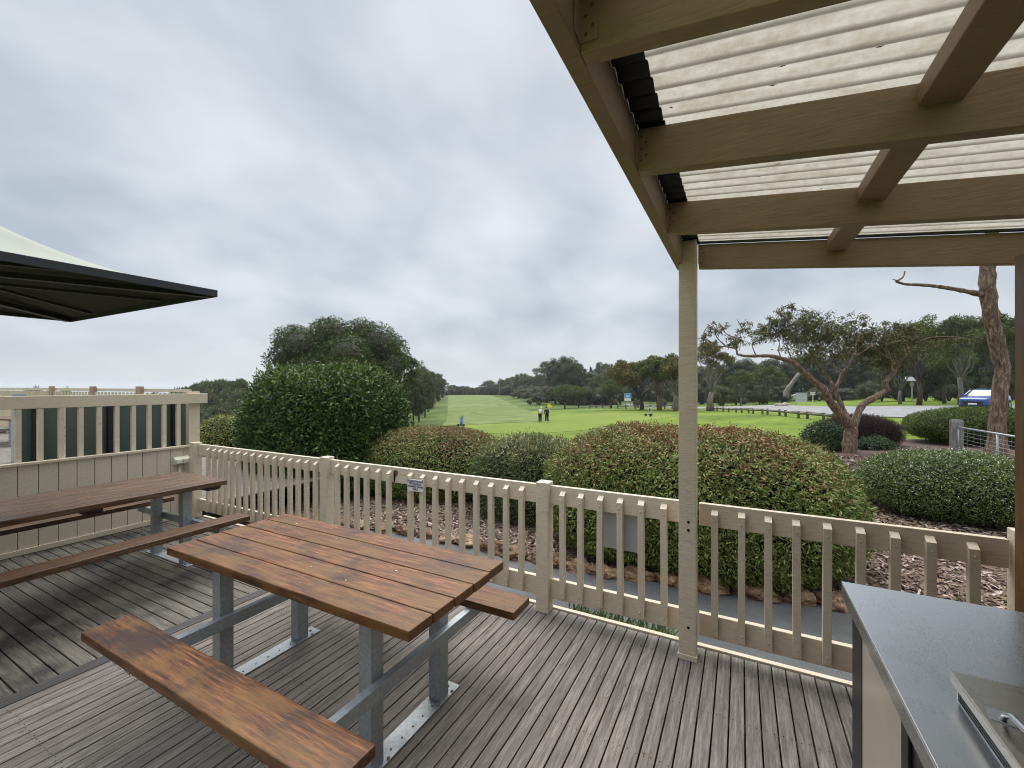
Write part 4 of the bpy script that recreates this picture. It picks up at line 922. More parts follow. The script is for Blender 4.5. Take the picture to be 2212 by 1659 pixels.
def tree_mesh(kind, H_, Wd, seed, n, leaf, lm, bm_, name='tree', loc=(0, 0, 0), rz=0, label=None, cat='tree', group=None, trunk_r=None, lean=0.0):
    rng = np.random.default_rng(seed); rr = random.Random(seed)
    root = empty(name, loc, rz, label, cat, group); lobes = []; mb = MB()
    tr_ = trunk_r or H_ * 0.024
    if kind == 'gum':
        fork = H_ * rr.uniform(.20, .34); nl = rr.randint(10, 14)
        mb.tube([(0, 0, -0.3), (tr_*.5, 0, fork*.5), (lean*H_*.2, tr_*.4, fork)], [tr_*1.25, tr_*.9, tr_*.8], 8, rough=.12, rng=rr)
        for k in range(nl):
            f = math.sqrt((k + .4)/nl) * .86; a = k*2.399 + rr.uniform(-.35, .35); rad_ = Wd*.5*f
            e = Vector((math.cos(a)*rad_ + lean*H_*.3, math.sin(a)*rad_, H_*(.90 - .34*f*f + rr.uniform(-.07, .05))))
            s0 = Vector((lean*H_*.2, 0, fork*rr.uniform(.85, 1.0))); R0 = Wd*rr.uniform(.115, .17)
            m1 = s0.lerp(e, .30) + Vector((rr.uniform(-1, 1), rr.uniform(-1, 1), rr.uniform(-.8, .3))) * Wd*.075
            m2 = s0.lerp(e, .62) + Vector((rr.uniform(-1, 1), rr.uniform(-1, 1), rr.uniform(-.6, .6))) * Wd*.075
            q = .42 if k % 2 else .28
            mb.tube([s0, m1, m2, e], [tr_*q, tr_*q*.8, tr_*q*.5, tr_*.08], 6, rough=.15, rng=rr)
            lobes.append((e.x, e.y, e.z, R0, R0, R0*rr.uniform(.5, .75)))
            if k % 2: lobes.append((m2.x + rr.uniform(-.3, .3)*R0, m2.y, m2.z + R0*.4, R0*.6, R0*.6, R0*.45))
            for q in range(rr.randint(2, 4)):
                dx = [rr.uniform(-1, 1) for _ in range(3)]; r2 = R0*rr.uniform(.4, .8)
                lobes.append((e.x + dx[0]*R0*1.1, e.y + dx[1]*R0*1.1, e.z + dx[2]*R0*.8, r2, r2, r2*rr.uniform(.5, .8)))
        P, Nn = sample_lobes(rng, lobes, n, .5, .55)
    elif kind == 'umbrella':
        fork = H_*.5; mb.tube([(0, 0, -.3), (0, 0, fork*.6), (0, 0, fork)], [tr_*1.2, tr_, tr_*.8], 8, rough=.1, rng=rr)
        for k in range(9):
            a = 2*math.pi*k/9 + rr.uniform(-.3, .3); rad_ = Wd*.5*rr.uniform(.2, .82); e = Vector((math.cos(a)*rad_, math.sin(a)*rad_, H_*(rr.uniform(.82, .95) - .15*(rad_/(Wd*.5))**2)))
            mb.tube([(0, 0, fork), Vector((0, 0, fork)).lerp(e, .5) - Vector((0, 0, H_*.03)), e], [tr_*.5, tr_*.3, tr_*.08], 6)
            R0 = Wd*rr.uniform(.14, .2); lobes.append((e.x, e.y, e.z, R0, R0, R0*.38))
        P, Nn = sample_lobes(rng, lobes, n, .4, .5)
    elif kind == 'conifer':
        mb.tube([(0, 0, -.3), (0, 0, H_*.95)], [tr_, tr_*.1], 7)
        for k in range(16):
            f = k / 16; zc_ = H_*(.12 + .86*f); R0 = Wd*.5*(1 - f)**.8 + .02*H_
            for q in range(4): a = rr.uniform(0, 6.28); lobes.append((math.cos(a)*R0*.5, math.sin(a)*R0*.5, zc_, R0*.55, R0*.55, H_*.05))
        P, Nn = sample_lobes(rng, lobes, n, .5, .5)
    elif kind == 'dense':
        mb.tube([(0, 0, -.3), (tr_*.4, 0, H_*.2), (0, 0, H_*.45)], [tr_*1.4, tr_, tr_*.8], 9, rough=.12, rng=rr)
        nl = 34
        for k in range(nl):
            zf = 1 - 2*(k + .5)/nl; a = k*2.399 + rr.uniform(-.2, .2); rxy = math.sqrt(max(0, 1 - zf*zf)); 
            if zf < -0.75: continue
            cz_ = H_*.54 + zf*H_*.38; cr_ = Wd*.5*.74*rxy**.6
            R0 = Wd*rr.uniform(.10, .165); e = Vector((math.cos(a)*cr_, math.sin(a)*cr_, cz_))
            lobes.append((e.x, e.y, e.z, R0, R0, R0*rr.uniform(.75, 1.0)))
            if k % 3 == 0: mb.tube([(0, 0, H_*.3), (e.x*.5, e.y*.5, H_*.3 + (e.z - H_*.3)*.5), e], [tr_*.5, tr_*.3, tr_*.1], 6)
        lobes.append((0, 0, H_*.58, Wd*.36, Wd*.36, H_*.27))
        P, Nn = sample_lobes(rng, lobes, n, .5, .3)
    else:   # bush: foliage to the ground
        for q in range(5):
            a = rr.uniform(0, 6.28); mb.tube([(0, 0, -.2), (math.cos(a)*Wd*.15, math.sin(a)*Wd*.15, H_*.4), (math.cos(a)*Wd*.3, math.sin(a)*Wd*.3, H_*.75)], [tr_, tr_*.6, tr_*.2], 6)
        for k in range(20):
            a = rr.uniform(0, 6.28); f = rr.random()**.6; R0 = Wd*rr.uniform(.12, .2); zc_ = R0*.6 + rr.random()*(H_*.82 - R0*.6)*(1 - .35*f*f)
            lobes.append((math.cos(a)*Wd*.36*f, math.sin(a)*Wd*.36*f, zc_, R0, R0, R0*.85))
        P, Nn = sample_lobes(rng, lobes, n, .6, .4)
    leaves('crown', P, Nn, leaf[0], leaf[1], TL[lm], np.zeros(len(P), int), root, rng, .25, .35)
    if kind in ('dense', 'conifer', 'bush'):   # added opaque dark core so sky shows only through real gaps
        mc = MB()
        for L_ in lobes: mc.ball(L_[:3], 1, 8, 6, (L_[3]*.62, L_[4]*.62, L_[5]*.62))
        mc.build('dark_core', M['bark_dark'], root)
    mb.build('trunk', bm_, root, smooth=True)
    return root
PROTO = {}
def bg(kind, px, ytop, wpx, d, lm='grey', bark='bark_dark', label='', group='trees', seed=None, cat='tree', name=None, base=None):
    p = onground(px, d)
    h = H + (833 - ytop) / FPX * d - p.z; wd = wpx / FPX * d
    nm = name or {'gum': 'gum_tree', 'umbrella': 'gum_tree', 'conifer': 'pine_tree', 'dense': 'leafy_tree', 'bush': 'bush'}[kind]
    var = (seed if seed is not None else int(px * 7 + d)) % 3
    key = (kind, lm, bark, var, nm)
    lf = {'gum': 7500, 'umbrella': 6000, 'conifer': 5000, 'dense': 11000, 'bush': 6000}[kind]
    if key not in PROTO:
        hp = {'gum': 1.2, 'umbrella': 1.2, 'conifer': 2.2, 'dense': 1.05, 'bush': .65}[kind]
        root = tree_mesh(kind, 10.0, 10.0/hp, 100 + var*7 + len(PROTO), lf, (0.34, 0.15) if kind != 'bush' else (0.42, 0.2), lm, M[bark], nm, group=group)
        PROTO[key] = (root, 10.0/hp); r = root
    else:
        r = copy_tree(PROTO[key][0])
    r.location = p; s = wd / PROTO[key][1]; r.scale = (s, s, h / 10.0); r.rotation_euler = (0, 0, (px * 0.37 + d) % 6.28)
    tag(r, label, cat, group); return r
# left valley
LV = 'gum trees in the valley at left'
bg('umbrella', 418, 822, 75, 95, 'grey', 'bark_pale', 'flat topped gum tree seen just right of the screen beam end', LV)
bg('umbrella', 462, 813, 85, 100, 'grey', 'bark_pale', 'tallest flat topped gum tree on the skyline between screen and round bush', LV)
bg('umbrella', 512, 815, 70, 96, 'grey', 'bark_pale', 'flat topped pale trunked gum closest to the left side of the round bush', LV)
ul = 'dark gum in the valley between screen end and round bush'
for (px, yt, wp, d) in ((392, 842, 90, 88), (430, 848, 80, 84), (480, 846, 85, 82), (525, 842, 80, 85), (555, 850, 80, 84), (405, 870, 80, 66), (455, 876, 80, 64), (505, 868, 85, 66), (548, 874, 80, 62), (350, 850, 90, 85), (430, 900, 60, 46), (465, 905, 60, 44), (600, 870, 90, 70)):
    bg('dense', px, yt, wp, d, 'grey' if int(px) % 2 else 'dark', 'bark_dark', ul, LV)
bg('dense', 85, 838, 62, 110, 'dark', 'bark_dark', 'wide dark treetop showing above the screen beam, the larger of two', 'treetops above the screen beam')
bg('dense', 138, 840, 34, 112, 'dark', 'bark_dark', 'small dark treetop showing above the screen beam, right of a wider one', 'treetops above the screen beam')
# big dark tree behind the round bush
p = onground(733, 38); 
tree_mesh('dense', H + (833-694)/FPX*38 - p.z, 300/FPX*38, 21, 60000, (0.26, 0.085), 'dark', M['bark_dark'], 'broad_tree', p, 0.6, 'broad dark green tree, tallest on the left, rising behind the round bush')
p = onground(868, 44)
tree_mesh('gum', H + (833-752)/FPX*44 - p.z, 78/FPX*44, 23, 9000, (0.26, 0.09), 'grey', M['bark_dark'], 'gum_tree', p, 0.6, 'thin crowned gum at the right flank of the broad dark tree')
LF = 'trees lining the left of the fairway'
for i, (px, yt, wp, d, kd, lm) in enumerate(((893, 812, 62, 58, 'dense', 'dark'), (905, 800, 60, 72, 'dense', 'dark'), (918, 806, 50, 88, 'dense', 'grey'), (908, 782, 50, 100, 'gum', 'grey'), (925, 800, 46, 108, 'gum', 'grey'), (935, 812, 40, 128, 'dense', 'dark'), (940, 802, 38, 150, 'gum', 'grey'), (948, 820, 30, 170, 'dense', 'grey'), (957, 818, 24, 190, 'gum', 'grey'))):
    lab = {0: 'dark bushy tree, nearest of the row left of the fairway', 3: 'tallest open crowned gum in the row left of the fairway', 8: 'farthest thin gum of the row at the top left of the fairway'}.get(i, 'dark middle tree of the row left of the fairway')
    bg(kd, px, yt, wp, d, lm, 'bark_dark' if kd == 'dense' else 'bark_pale', lab, LF)
RG = 'trees on the ridge beyond the fairway'
for i, (px, yt, wp, d, kd, lm) in enumerate(((978, 831, 34, 262, 'gum', 'grey'), (1003, 834, 34, 268, 'dense', 'grey'), (1022, 837, 30, 265, 'dense', 'grey'), (1037, 834, 26, 265, 'gum', 'grey'), (1056, 820, 34, 258, 'gum', 'grey'), (1068, 830, 40, 255, 'dense', 'dark'), (1090, 818, 36, 245, 'dense', 'grey'), (1108, 812, 40, 235, 'gum', 'grey'), (1128, 806, 42, 222, 'dense', 'grey'), (1150, 812, 50, 205, 'dense', 'dark'), (1165, 806, 40, 190, 'gum', 'grey'), (1110, 830, 60, 228, 'dense', 'grey'), (1140, 832, 50, 200, 'dense', 'grey'))):
    bg(kd, px, yt, wp, d, lm, 'bark_dark', 'far tree on the ridge beyond the fairway' , RG)
MR = 'trees right of the fairway'
bg('gum', 1185, 778, 66, 165, 'grey', 'bark_pale', 'loose gum on the left half of the tallest clump right of the fairway', MR, 1)
bg('dense', 1212, 770, 74, 160, 'dark', 'bark_dark', 'tallest dark rounded tree right of the fairway', MR, 0)
bg('gum', 1240, 782, 60, 155, 'dark', 'bark_dark', 'dark gum directly right of the tallest rounded tree', MR, 2)
for (px, yt, wp, d) in ((1262, 795, 26, 200), (1276, 790, 26, 205), (1292, 786, 28, 205), (1308, 792, 26, 200), (1322, 784, 28, 205), (1336, 790, 28, 200), (1250, 800, 30, 195), (1350, 788, 30, 195)):
    bg('conifer', px, yt, wp, d, 'pine', 'bark_dark', 'dark pointed pine on the skyline behind the gums', 'pines on the skyline')
bg('gum', 1302, 780, 40, 185, 'grey', 'bark_pale', 'thin gum poking above the dark pines on the skyline', MR, 1)
bg('gum', 1345, 776, 50, 180, 'grey', 'bark_pale', 'wispy topped gum above the rusty crowned trees', MR, 2)
md = 'bushy tree in the belt right of the fairway'
for (px, yt, wp, d, kd, lm, bk) in ((1150, 832, 60, 150, 'bush', 'grey', 'bark_dark'), (1178, 828, 60, 135, 'bush', 'grey', 'bark_dark'), (1120, 838, 44, 180, 'bush', 'grey', 'bark_dark'), (1200, 826, 60, 120, 'bush', 'dark', 'bark_dark'), (1300, 806, 66, 130, 'gum', 'grey', 'bark_pale'), (1275, 828, 70, 112, 'bush', 'dark', 'bark_dark'), (1310, 830, 70, 108, 'bush', 'dark', 'bark_dark'), (1245, 835, 50, 118, 'bush', 'dark', 'bark_dark'), (1165, 842, 40, 118, 'bush', 'grey', 'bark_dark'), (1340, 826, 60, 112, 'bush', 'dark', 'bark_dark')):
    bg(kd, px, yt, wp, d, lm, bk, md, MR)
bg('bush', 1143, 861, 15, 120, 'dark', 'bark_dark', 'small isolated dark bush on the right slope of the fairway', MR, cat='bush')
bg('gum', 1220, 828, 60, 88, 'grey', 'bark_dark', 'leaning dark trunked tree standing on the grass, left of the slender sapling', MR, 0)
bg('gum', 1250, 832, 44, 92, 'olive', 'bark_dark', 'slender sapling standing on the grass right of the leaning tree', MR, 1)
bg('gum', 1320, 818, 62, 84, 'grey', 'bark_dark', 'stout trunked gum beside the red car and the start of the log fence', MR, 2)
p = onground(1385, 72)
tree_mesh('gum', H + (833-777)/FPX*72 - p.z, 128/FPX*72, 31, 15000, (0.40, 0.17), 'rust', M['bark_dark'], 'gum_tree', p, 0.2, 'wide rusty green gum with dark trunk left of the golf bag by the log fence', group=MR, trunk_r=.33)
p = onground(1424, 68)
tree_mesh('gum', H + (833-764)/FPX*68 - p.z, 105/FPX*68, 34, 13000, (0.38, 0.16), 'olive', M['bark'], 'gum_tree', p, 1.2, 'olive crowned gum with forked trunk directly behind the white golf bag', group=MR, trunk_r=.36)
p = onground(1462, 64)
tree_mesh('gum', H + (833-768)/FPX*64 - p.z, 80/FPX*64, 37, 8000, (0.34, 0.13), 'rust', M['bark_pale'], 'gum_tree', p, 2.2, 'gum with bare pale limbs seen directly left of the tall post', group=MR, trunk_r=.42)
p = onground(1537, 60)
tree_mesh('gum', H + (833-728)/FPX*60 - p.z, 78/FPX*60, 41, 7000, (0.30, 0.10), 'rust', M['bark_pale'], 'gum_tree', p, 3.0, 'tall thin crowned gum with pale limbs directly right of the tall post', group=MR, trunk_r=.40)
# belt behind the road
BR_ = 'trees behind the road'
bl = 'dark bushy tree on the far side of the road'
for i, (px, yt, wp, d, kd, lm) in enumerate(((1500, 790, 90, 118, 'dense', 'dark'), (1545, 800, 80, 112, 'dense', 'grey'), (1590, 776, 90, 100, 'dense', 'dark'), (1640, 786, 90, 98, 'gum', 'grey'), (1625, 802, 80, 92, 'dense', 'grey'), (1680, 776, 95, 96, 'dense', 'dark'), (1730, 766, 90, 100, 'dense', 'dark'), (1780, 768, 95, 98, 'dense', 'dark'), (1830, 758, 90, 100, 'dense', 'grey'), (1875, 762, 90, 95, 'dense', 'dark'), (1920, 745, 90, 92, 'dense', 'grey'), (1590, 824, 60, 80, 'bush', 'dark'), (1640, 826, 60, 80, 'bush', 'grey'), (1690, 830, 60, 82, 'bush', 'dark'), (1460, 815, 70, 105, 'bush', 'dark'), (1420, 820, 70, 112, 'bush', 'dark'), (1770, 830, 70, 84, 'bush', 'grey'), (1820, 832, 80, 82, 'bush', 'dark'), (1500, 825, 60, 90, 'bush', 'grey'))):
    bg(kd, px, yt, wp, d, lm, 'bark_dark', bl, BR_)
bg('bush', 1562, 822, 64, 74, 'lime', 'bark_dark', 'yellow green wattle bush right of the tall post beyond the road', BR_, cat='bush')
bg('gum', 1600, 796, 56, 73, 'grey', 'bark_pale', 'gum with twin pale lower trunks beyond the log fence bend', BR_, 1)
bg('gum', 1657, 788, 70, 80, 'grey', 'bark_pale', 'gum with contorted whitish trunk beyond the road', BR_, 2)
# right: crowns behind the big trunk and clipped bank
RB = 'trees behind the blue car'
for i, (px, yt, wp, d, lm, lab) in enumerate(((1985, 682, 115, 46, 'olive', 'open crowned gum left of the big trunk, above the solar panel'), (2075, 664, 130, 44, 'grey', 'tallest open crowned gum directly behind the upper part of the big trunk'), (2165, 672, 90, 42, 'grey', 'gum crown between the big trunk and the brown building'), (1945, 745, 70, 52, 'rust', 'small rusty crowned gum left of the solar panel'), (2040, 742, 110, 50, 'olive', 'low olive crowned gum above the blue car'))):
    p = onground(px, d); tree_mesh('gum', H + (833-yt)/FPX*d - p.z, wp/FPX*d, 50 + i*3, 9500, (0.24, 0.085), lm, M['bark_pale' if i % 2 else 'bark_dark'], 'gum_tree', p, i, lab, group=RB)
for px, yt, wp, d, lm, lab in ((1950, 722, 110, 62, 'grey', 'full grey green gum crown behind the solar panel'), (2035, 700, 130, 60, 'dark', 'broad dark gum crown rising behind the blue car roof'), (2120, 690, 130, 58, 'grey', 'broad grey gum crown right behind the thick trunk'), (2205, 695, 120, 58, 'dark', 'dark gum crown meeting the brown building edge')):
    bg('dense', px, yt, wp, d, lm, 'bark_dark', lab, RB)
for (px, yt, wp, d) in ((1905, 806, 60, 66), (1950, 802, 70, 62), (2000, 800, 80, 60), (2050, 796, 80, 58), (2100, 798, 80, 57), (2150, 795, 80, 56), (2200, 795, 80, 56), (1975, 790, 60, 75), (2120, 780, 70, 70)):
    bg('bush', px, yt, wp, d, 'dark', 'bark_dark', 'dark scrub bush in the bank above the far verge', 'scrub bushes behind the blue car', cat='bush')
bg('bush', 1880, 815, 56, 60, 'grey', 'bark_dark', 'grey leafless looking bush in the bank left of the solar panel', RB, cat='bush')
for px, d, lab in ((1378, 84, 'round green shrub on the verge behind the rusty gum trunk'), (1428, 82, 'grey green shrub on the verge behind the forked gum')):
    bg('bush', px, 859, 26, d, 'grey', 'bark_dark', lab, 'verge shrubs', cat='shrub', name='shrub')

def woodland(name, line, n, leaf, lm, seed, depth=6.0):
    """far-off thicket that reads as one mass; line = (px, ytop, d) along it"""
    rng = np.random.default_rng(seed); rr = random.Random(seed); lobes = []; o_ = onground(line[0][0], line[0][2])
    for (a, b_) in zip(line[:-1], line[1:]):
        w_ = abs(b_[0]-a[0])/FPX*a[2] + abs(b_[2]-a[2]); m_ = max(2, int(w_/2.2))
        for k in range(m_):
            t = (k + rr.random())/m_; px = a[0]+(b_[0]-a[0])*t; d = a[2]+(b_[2]-a[2])*t + rr.uniform(-depth/2, depth/2); p = onground(px, d) - o_
            top = H + (833 - (a[1]+(b_[1]-a[1])*t) - rr.uniform(-5, 3))/FPX*d - o_.z; hh = max(2.0, top - p.z)
            R0 = rr.uniform(1.2, 2.4) * (d/120)**.5
            for z in np.arange(R0*.5, hh, R0*.95): lobes.append((p.x + rr.uniform(-.8, .8), p.y + rr.uniform(-.8, .8), p.z + min(z, hh - R0*.6), R0, R0, R0*.8))
    P, Nn = sample_lobes(rng, lobes, n, .5, .3)
    root = leaves(name, P, Nn, leaf[0], leaf[1], TL[lm], np.zeros(len(P), int), None, rng, .2, .35); root.location = o_
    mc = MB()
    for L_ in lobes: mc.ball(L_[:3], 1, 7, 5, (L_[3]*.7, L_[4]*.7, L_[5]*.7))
    mc.build('dark_core', M['bark_dark'], root); tag(root, kind='stuff'); return root  # added dark cores keep light from showing through the thicket
woodland('far_woodland', [(962, 842, 268), (1000, 841, 270), (1060, 838, 262), (1120, 832, 240), (1165, 828, 205), (1200, 818, 185)], 20000, (.75, .4), 'grey', 61)
woodland('far_woodland', [(1190, 822, 175), (1250, 806, 165), (1330, 800, 150), (1400, 802, 135), (1480, 800, 130), (1560, 796, 125)], 24000, (.6, .3), 'dark', 62)
woodland('far_woodland', [(1540, 796, 112), (1640, 784, 108), (1760, 780, 108), (1880, 778, 106), (1980, 770, 100), (2120, 765, 95), (2260, 765, 95), (2700, 765, 90)], 34000, (.45, .22), 'dark', 63)
woodland('far_woodland', [(1215, 848, 116), (1260, 844, 112), (1330, 846, 110)], 9000, (.4, .2), 'dark', 64, 3)
woodland('far_woodland', [(360, 862, 120), (420, 856, 118), (520, 852, 118), (620, 852, 115)], 16000, (.5, .25), 'grey', 65)
# ---- foreground twisted tree
def limb(mb, pts, r0, r1, rng_, seg=9, d=12.4, dj=0.0):
    Pn = []
    for i, q in enumerate(pts):
        dd_ = d + (q[2] if len(q) > 2 else dj * i / max(1, len(pts)-1)); Pn.append(W(q[0], dd_, q[1]))
    # refine with Catmull-Rom
    out = []
    for i in range(len(Pn) - 1):
        p0 = Pn[max(0, i-1)]; p1 = Pn[i]; p2 = Pn[i+1]; p3 = Pn[min(len(Pn)-1, i+2)]
        for k in range(4):
            t = k/4; out.append(0.5*((2*p1) + (p2-p0)*t + (2*p0 - 5*p1 + 4*p2 - p3)*t*t + (3*p1 - p0 - 3*p2 + p3)*t**3))
    out.append(Pn[-1]); n = len(out)
    mb.tube(out, [(r0 + (r1-r0)*(i/(n-1))**.8) * (1 + rng_.uniform(-.10, .12)) for i in range(n)], seg, rough=.13, rng=rng_)
    return out
rr = random.Random(77); mb = MB()
base = onground(1836, 12.4)
tw = empty('twisted_gum_tree', base, 0, 'small twisted gum tree with peeling bark and spreading limbs in the right garden', 'tree')
y0_ = 833 + (H - base.z) * FPX / 12.4
allp = []
allp += limb(mb, [(1833, y0_ + 6), (1836, 950), (1838, 921)], .20, .155, rr, 12)
allp += limb(mb, [(1838, 925), (1826, 908), (1814.5, 893), (1791, 865), (1780, 842), (1757, 823), (1731, 800), (1712, 782), (1689, 775), (1662, 769), (1634, 769), (1610, 769), (1592, 765)], .135, .030, rr, 10, dj=-.5)
tip = limb(mb, [(1592, 765), (1590, 754), (1569, 749), (1545, 748), (1527, 742)], .026, .008, rr, 7, 11.9)
allp += limb(mb, [(1836, 912), (1822, 888), (1810, 858), (1803, 842), (1812, 826), (1821, 803), (1833, 791), (1846, 770)], .085, .025, rr, 8, dj=.4)
allp += limb(mb, [(1804, 845), (1791, 819), (1775, 800), (1762, 782), (1748, 755)], .055, .02, rr, 8, dj=.5)
allp += limb(mb, [(1838, 935), (1855, 889), (1869, 870), (1898, 855), (1916, 841), (1911, 828), (1929, 807), (1943, 783), (1961, 762), (1958, 741), (1962, 725)], .115, .03, rr, 10, dj=.3)
allp += limb(mb, [(1962, 750), (1980, 741), (2011, 729), (2062, 728), (2095, 735)], .03, .010, rr, 7, 12.8)
def T(r0, *pts): return limb(mb, pts, r0, r0*.35, rr, 6, 12.1)
twigs = []
for pp in ([(1689,775),(1682,758),(1684,740),(1675,722)], [(1731,800),(1722,770),(1728,740),(1740,712)], [(1712,782),(1700,745),(1705,715),(1700,690),(1690,668)],
           [(1757,823),(1752,790),(1770,750),(1790,722)], [(1634,769),(1626,750),(1630,735)], [(1592,765),(1590,730),(1605,712),(1617,694)], [(1605,712),(1598,700),(1592,690)], [(1527,742),(1520,720),(1532,702)],
           [(1569,749),(1548,728),(1545,710),(1535,698)], [(1590,730),(1570,722),(1558,708)], [(1846,770),(1850,740),(1862,715)], [(1833,791),(1815,760),(1812,730)], [(1929,807),(1925,775),(1915,745),(1925,720)],
           [(1943,783),(1905,765),(1890,745)], [(1958,741),(1945,725),(1935,708)], [(1821,803),(1790,785),(1780,765)], [(1846,770),(1875,752),(1885,735)], [(1545,748),(1530,735),(1512,738)], [(1916,841),(1900,812),(1880,790)]):
    twigs += T(.020, *pp)
mb2 = mb; mb2.v = [tuple(Vector(v) - base) for v in mb2.v]; mb2.build('trunk', M['bark'], tw, smooth=True)
rng = np.random.default_rng(12)
LC = [(1535,722,22,24,12.0,.35),(1556,705,20,14,12.0,.14),(1612,700,18,12,12.0,.12),(1630,722,34,20,12.1,.7),(1598,738,26,16,12.0,.35),(1665,712,36,24,12.1,.9),(1700,700,38,28,12.2,1.0),(1680,684,26,16,12.2,.45),(1705,674,24,14,12.2,.35),(1735,705,44,34,12.4,1.7),(1772,716,46,36,12.5,2.2),(1748,738,58,28,12.4,1.9),(1800,745,36,26,12.6,1.3),(1812,728,30,18,12.6,.7),
      (1855,715,40,28,12.9,1.1),(1870,730,38,26,12.9,1.1),(1845,750,44,24,12.8,1.1),(1850,690,24,14,12.9,.35),(1905,742,40,34,12.8,1.6),(1932,728,36,26,12.9,1.3),(1915,765,44,26,12.8,1.5),(1890,782,30,20,12.7,.8),(1960,735,30,26,13.0,.8),(1995,748,44,26,13.2,.8),(1940,705,28,14,13,.35),(2050,735,50,16,13.2,.5),(1765,768,40,16,12.4,.8)]
P, Q = [], []
for (px, py, rx, ry, d, dens) in LC:
    c = W(px, d, py) - base; a, b_ = rx/FPX*d, ry/FPX*d; n = int(820 * dens)
    cl_ = unit(rng.normal(size=(max(6, n//34), 3))) * (rng.random((max(6, n//34), 1)) ** .35) * 1.1; k = rng.integers(0, len(cl_), n)
    dd_ = cl_[k] + rng.normal(size=(n, 3)) * .125
    xx = dd_[:, 0]*a; yy = dd_[:, 1]*a*.9; P.append(np.stack([c.x + xx, c.y + yy, c.z + dd_[:, 2]*b_], -1)); Q.append(dd_)
P = np.vstack(P); Q = unit(np.vstack(Q))
leaves('crown', P, Q, .105, .026, [leafmat('drooping_gum_leaf', (0.050, 0.060, 0.020), (0.116, 0.128, 0.043), (0.233, 0.225, 0.086), .45, .4, .12), leafmat('brown_gum_leaf', (0.064, 0.046, 0.024), (0.128, 0.099, 0.048), (0.204, 0.165, 0.081), .5, .3, .12)], (rng.random(len(P)) < .33).astype(int), tw, rng, .9, .2)
# big trunk at right
rr = random.Random(5); mb = MB(); b2 = onground(2154, 11.4)
bt = empty('tall_gum_tree', b2, 0, 'thick tall gum trunk with a dead side branch at far right', 'tree')
tp_ = [(2154, 986), (2154, 960), (2154, 921), (2158, 868), (2166, 794), (2158, 762), (2146, 709), (2138, 669), (2132, 620), (2134, 585), (2140, 530), (2150, 440), (2150, 330)]
Pn = [W(q[0], 11.4, q[1]) for q in tp_]; rad_ = [.27, .19, .165, .155, .15, .155, .165, .16, .16, .15, .14, .12, .10]
out, ro = [], []
for i in range(len(Pn)-1):
    for k in range(4): out.append(Pn[i].lerp(Pn[i+1], k/4)); ro.append((rad_[i] + (rad_[i+1]-rad_[i])*k/4) * rr.uniform(.94, 1.07))
mb.tube(out, ro, 16, rough=.09, rng=rr)
limb(mb, [(2125, 637), (2100, 632), (2075, 627), (2040, 621), (2009, 617), (1980, 615), (1956, 614), (1935, 608)], .075, .028, rr, 8, 11.4)
limb(mb, [(1936, 608), (1950, 599), (1955, 586)], .026, .018, rr, 7, 11.4)
limb(mb, [(1937, 606), (1928, 603)], .02, .008, rr, 6, 11.4)
mb.v = [tuple(Vector(v) - b2) for v in mb.v]; mb.build('trunk', M['bark'], bt, smooth=True)
rng = np.random.default_rng(3); lb_ = [(rr.uniform(-2.3, 2.3), rr.uniform(-2, 2), 8.6 + rr.uniform(-1.0, 1.2), 1.15, 1.15, .7) for _ in range(11)]
for q_ in lb_:
    m_b = MB(); tt = Vector((0.0, .1, 7.2)); ee = Vector(q_[:3]); m_b.tube([tt, tt.lerp(ee, .5) + Vector((.1, 0, -.15)), ee], [.08, .05, .015], 6); m_b.build('limb', M['bark'], bt, smooth=True)
P, Nn = sample_lobes(rng, lb_, 16000, .5, .6)
leaves('crown', P, Nn, .16, .05, TL['grey'], np.zeros(len(P), int), bt, rng, .8, .2)
# leaning dead trunk by the road
b3 = onground(1697, 66); mb = MB(); rr = random.Random(8)
limb(mb, [(1697, 858), (1700, 844), (1712, 826), (1727, 806)], .42, .26, rr, 9, 66); mb.v = [tuple(Vector(v) - b3) for v in mb.v]
dt = mb.build('dead_tree', M['bark_pale'], smooth=True); dt.location = b3; tag(dt, 'pale leaning dead tree trunk beyond the road, left of the sign board', 'tree')

# ------------------------------------------------------------------ log fence
def logfence(name, label, posts, hh, rr_, gaps=()):
    root = empty(name, onground(*posts[0]), 0, label, 'fence'); o_ = root.location.copy(); tops = []
    for i, (px, d) in enumerate(posts):
        p = onground(px, d) - o_; mb = MB(); mb.tube([p + Vector((0, 0, -.1)), p + Vector((0, 0, hh*1.0)), p + Vector((0.01, 0, hh*1.18))], [rr_, rr_*.98, rr_*.8], 9); mb.build('post', M['log'], root, smooth=False); tops.append(p + Vector((0, 0, hh*.82)))
    for i in range(len(tops)-1):
        if i in gaps: continue
        MB().tube([tops[i], tops[i+1]], rr_*.85, 8).build('rail', M['log'], root, smooth=True)
    return root
logfence('log_fence', 'low timber log fence between the near grass and the grey road', [(1800, 30), (1779, 31), (1744, 33), (1725, 34), (1697, 36.5), (1684, 38), (1658, 41.5), (1647, 43), (1627, 46), (1617, 48), (1602, 50), (1590, 51.5), (1574, 53), (1562, 56), (1549, 58), (1541, 59.5), (1527, 61)], .48, .10)
logfence('log_fence', 'far low log fence under the rusty gums, left of the tall post', [(1274, 84), (1288, 83), (1302, 82), (1318, 80), (1334, 79), (1352, 78), (1372, 77), (1390, 76), (1404, 75), (1420, 74), (1436, 73), (1452, 72), (1470, 71)], .62, .12, (3,))
b4 = onground(1925, 18); o = MB().tube([(0, 0, .35), tuple(onground(1995, 16.5) + Vector((0, 0, .32)) - b4)], .09, 9).build('log_rail', M['log'], smooth=True); o.location = b4; tag(o, 'single log rail end showing between the dead shrub and the smooth hedge', 'fence')
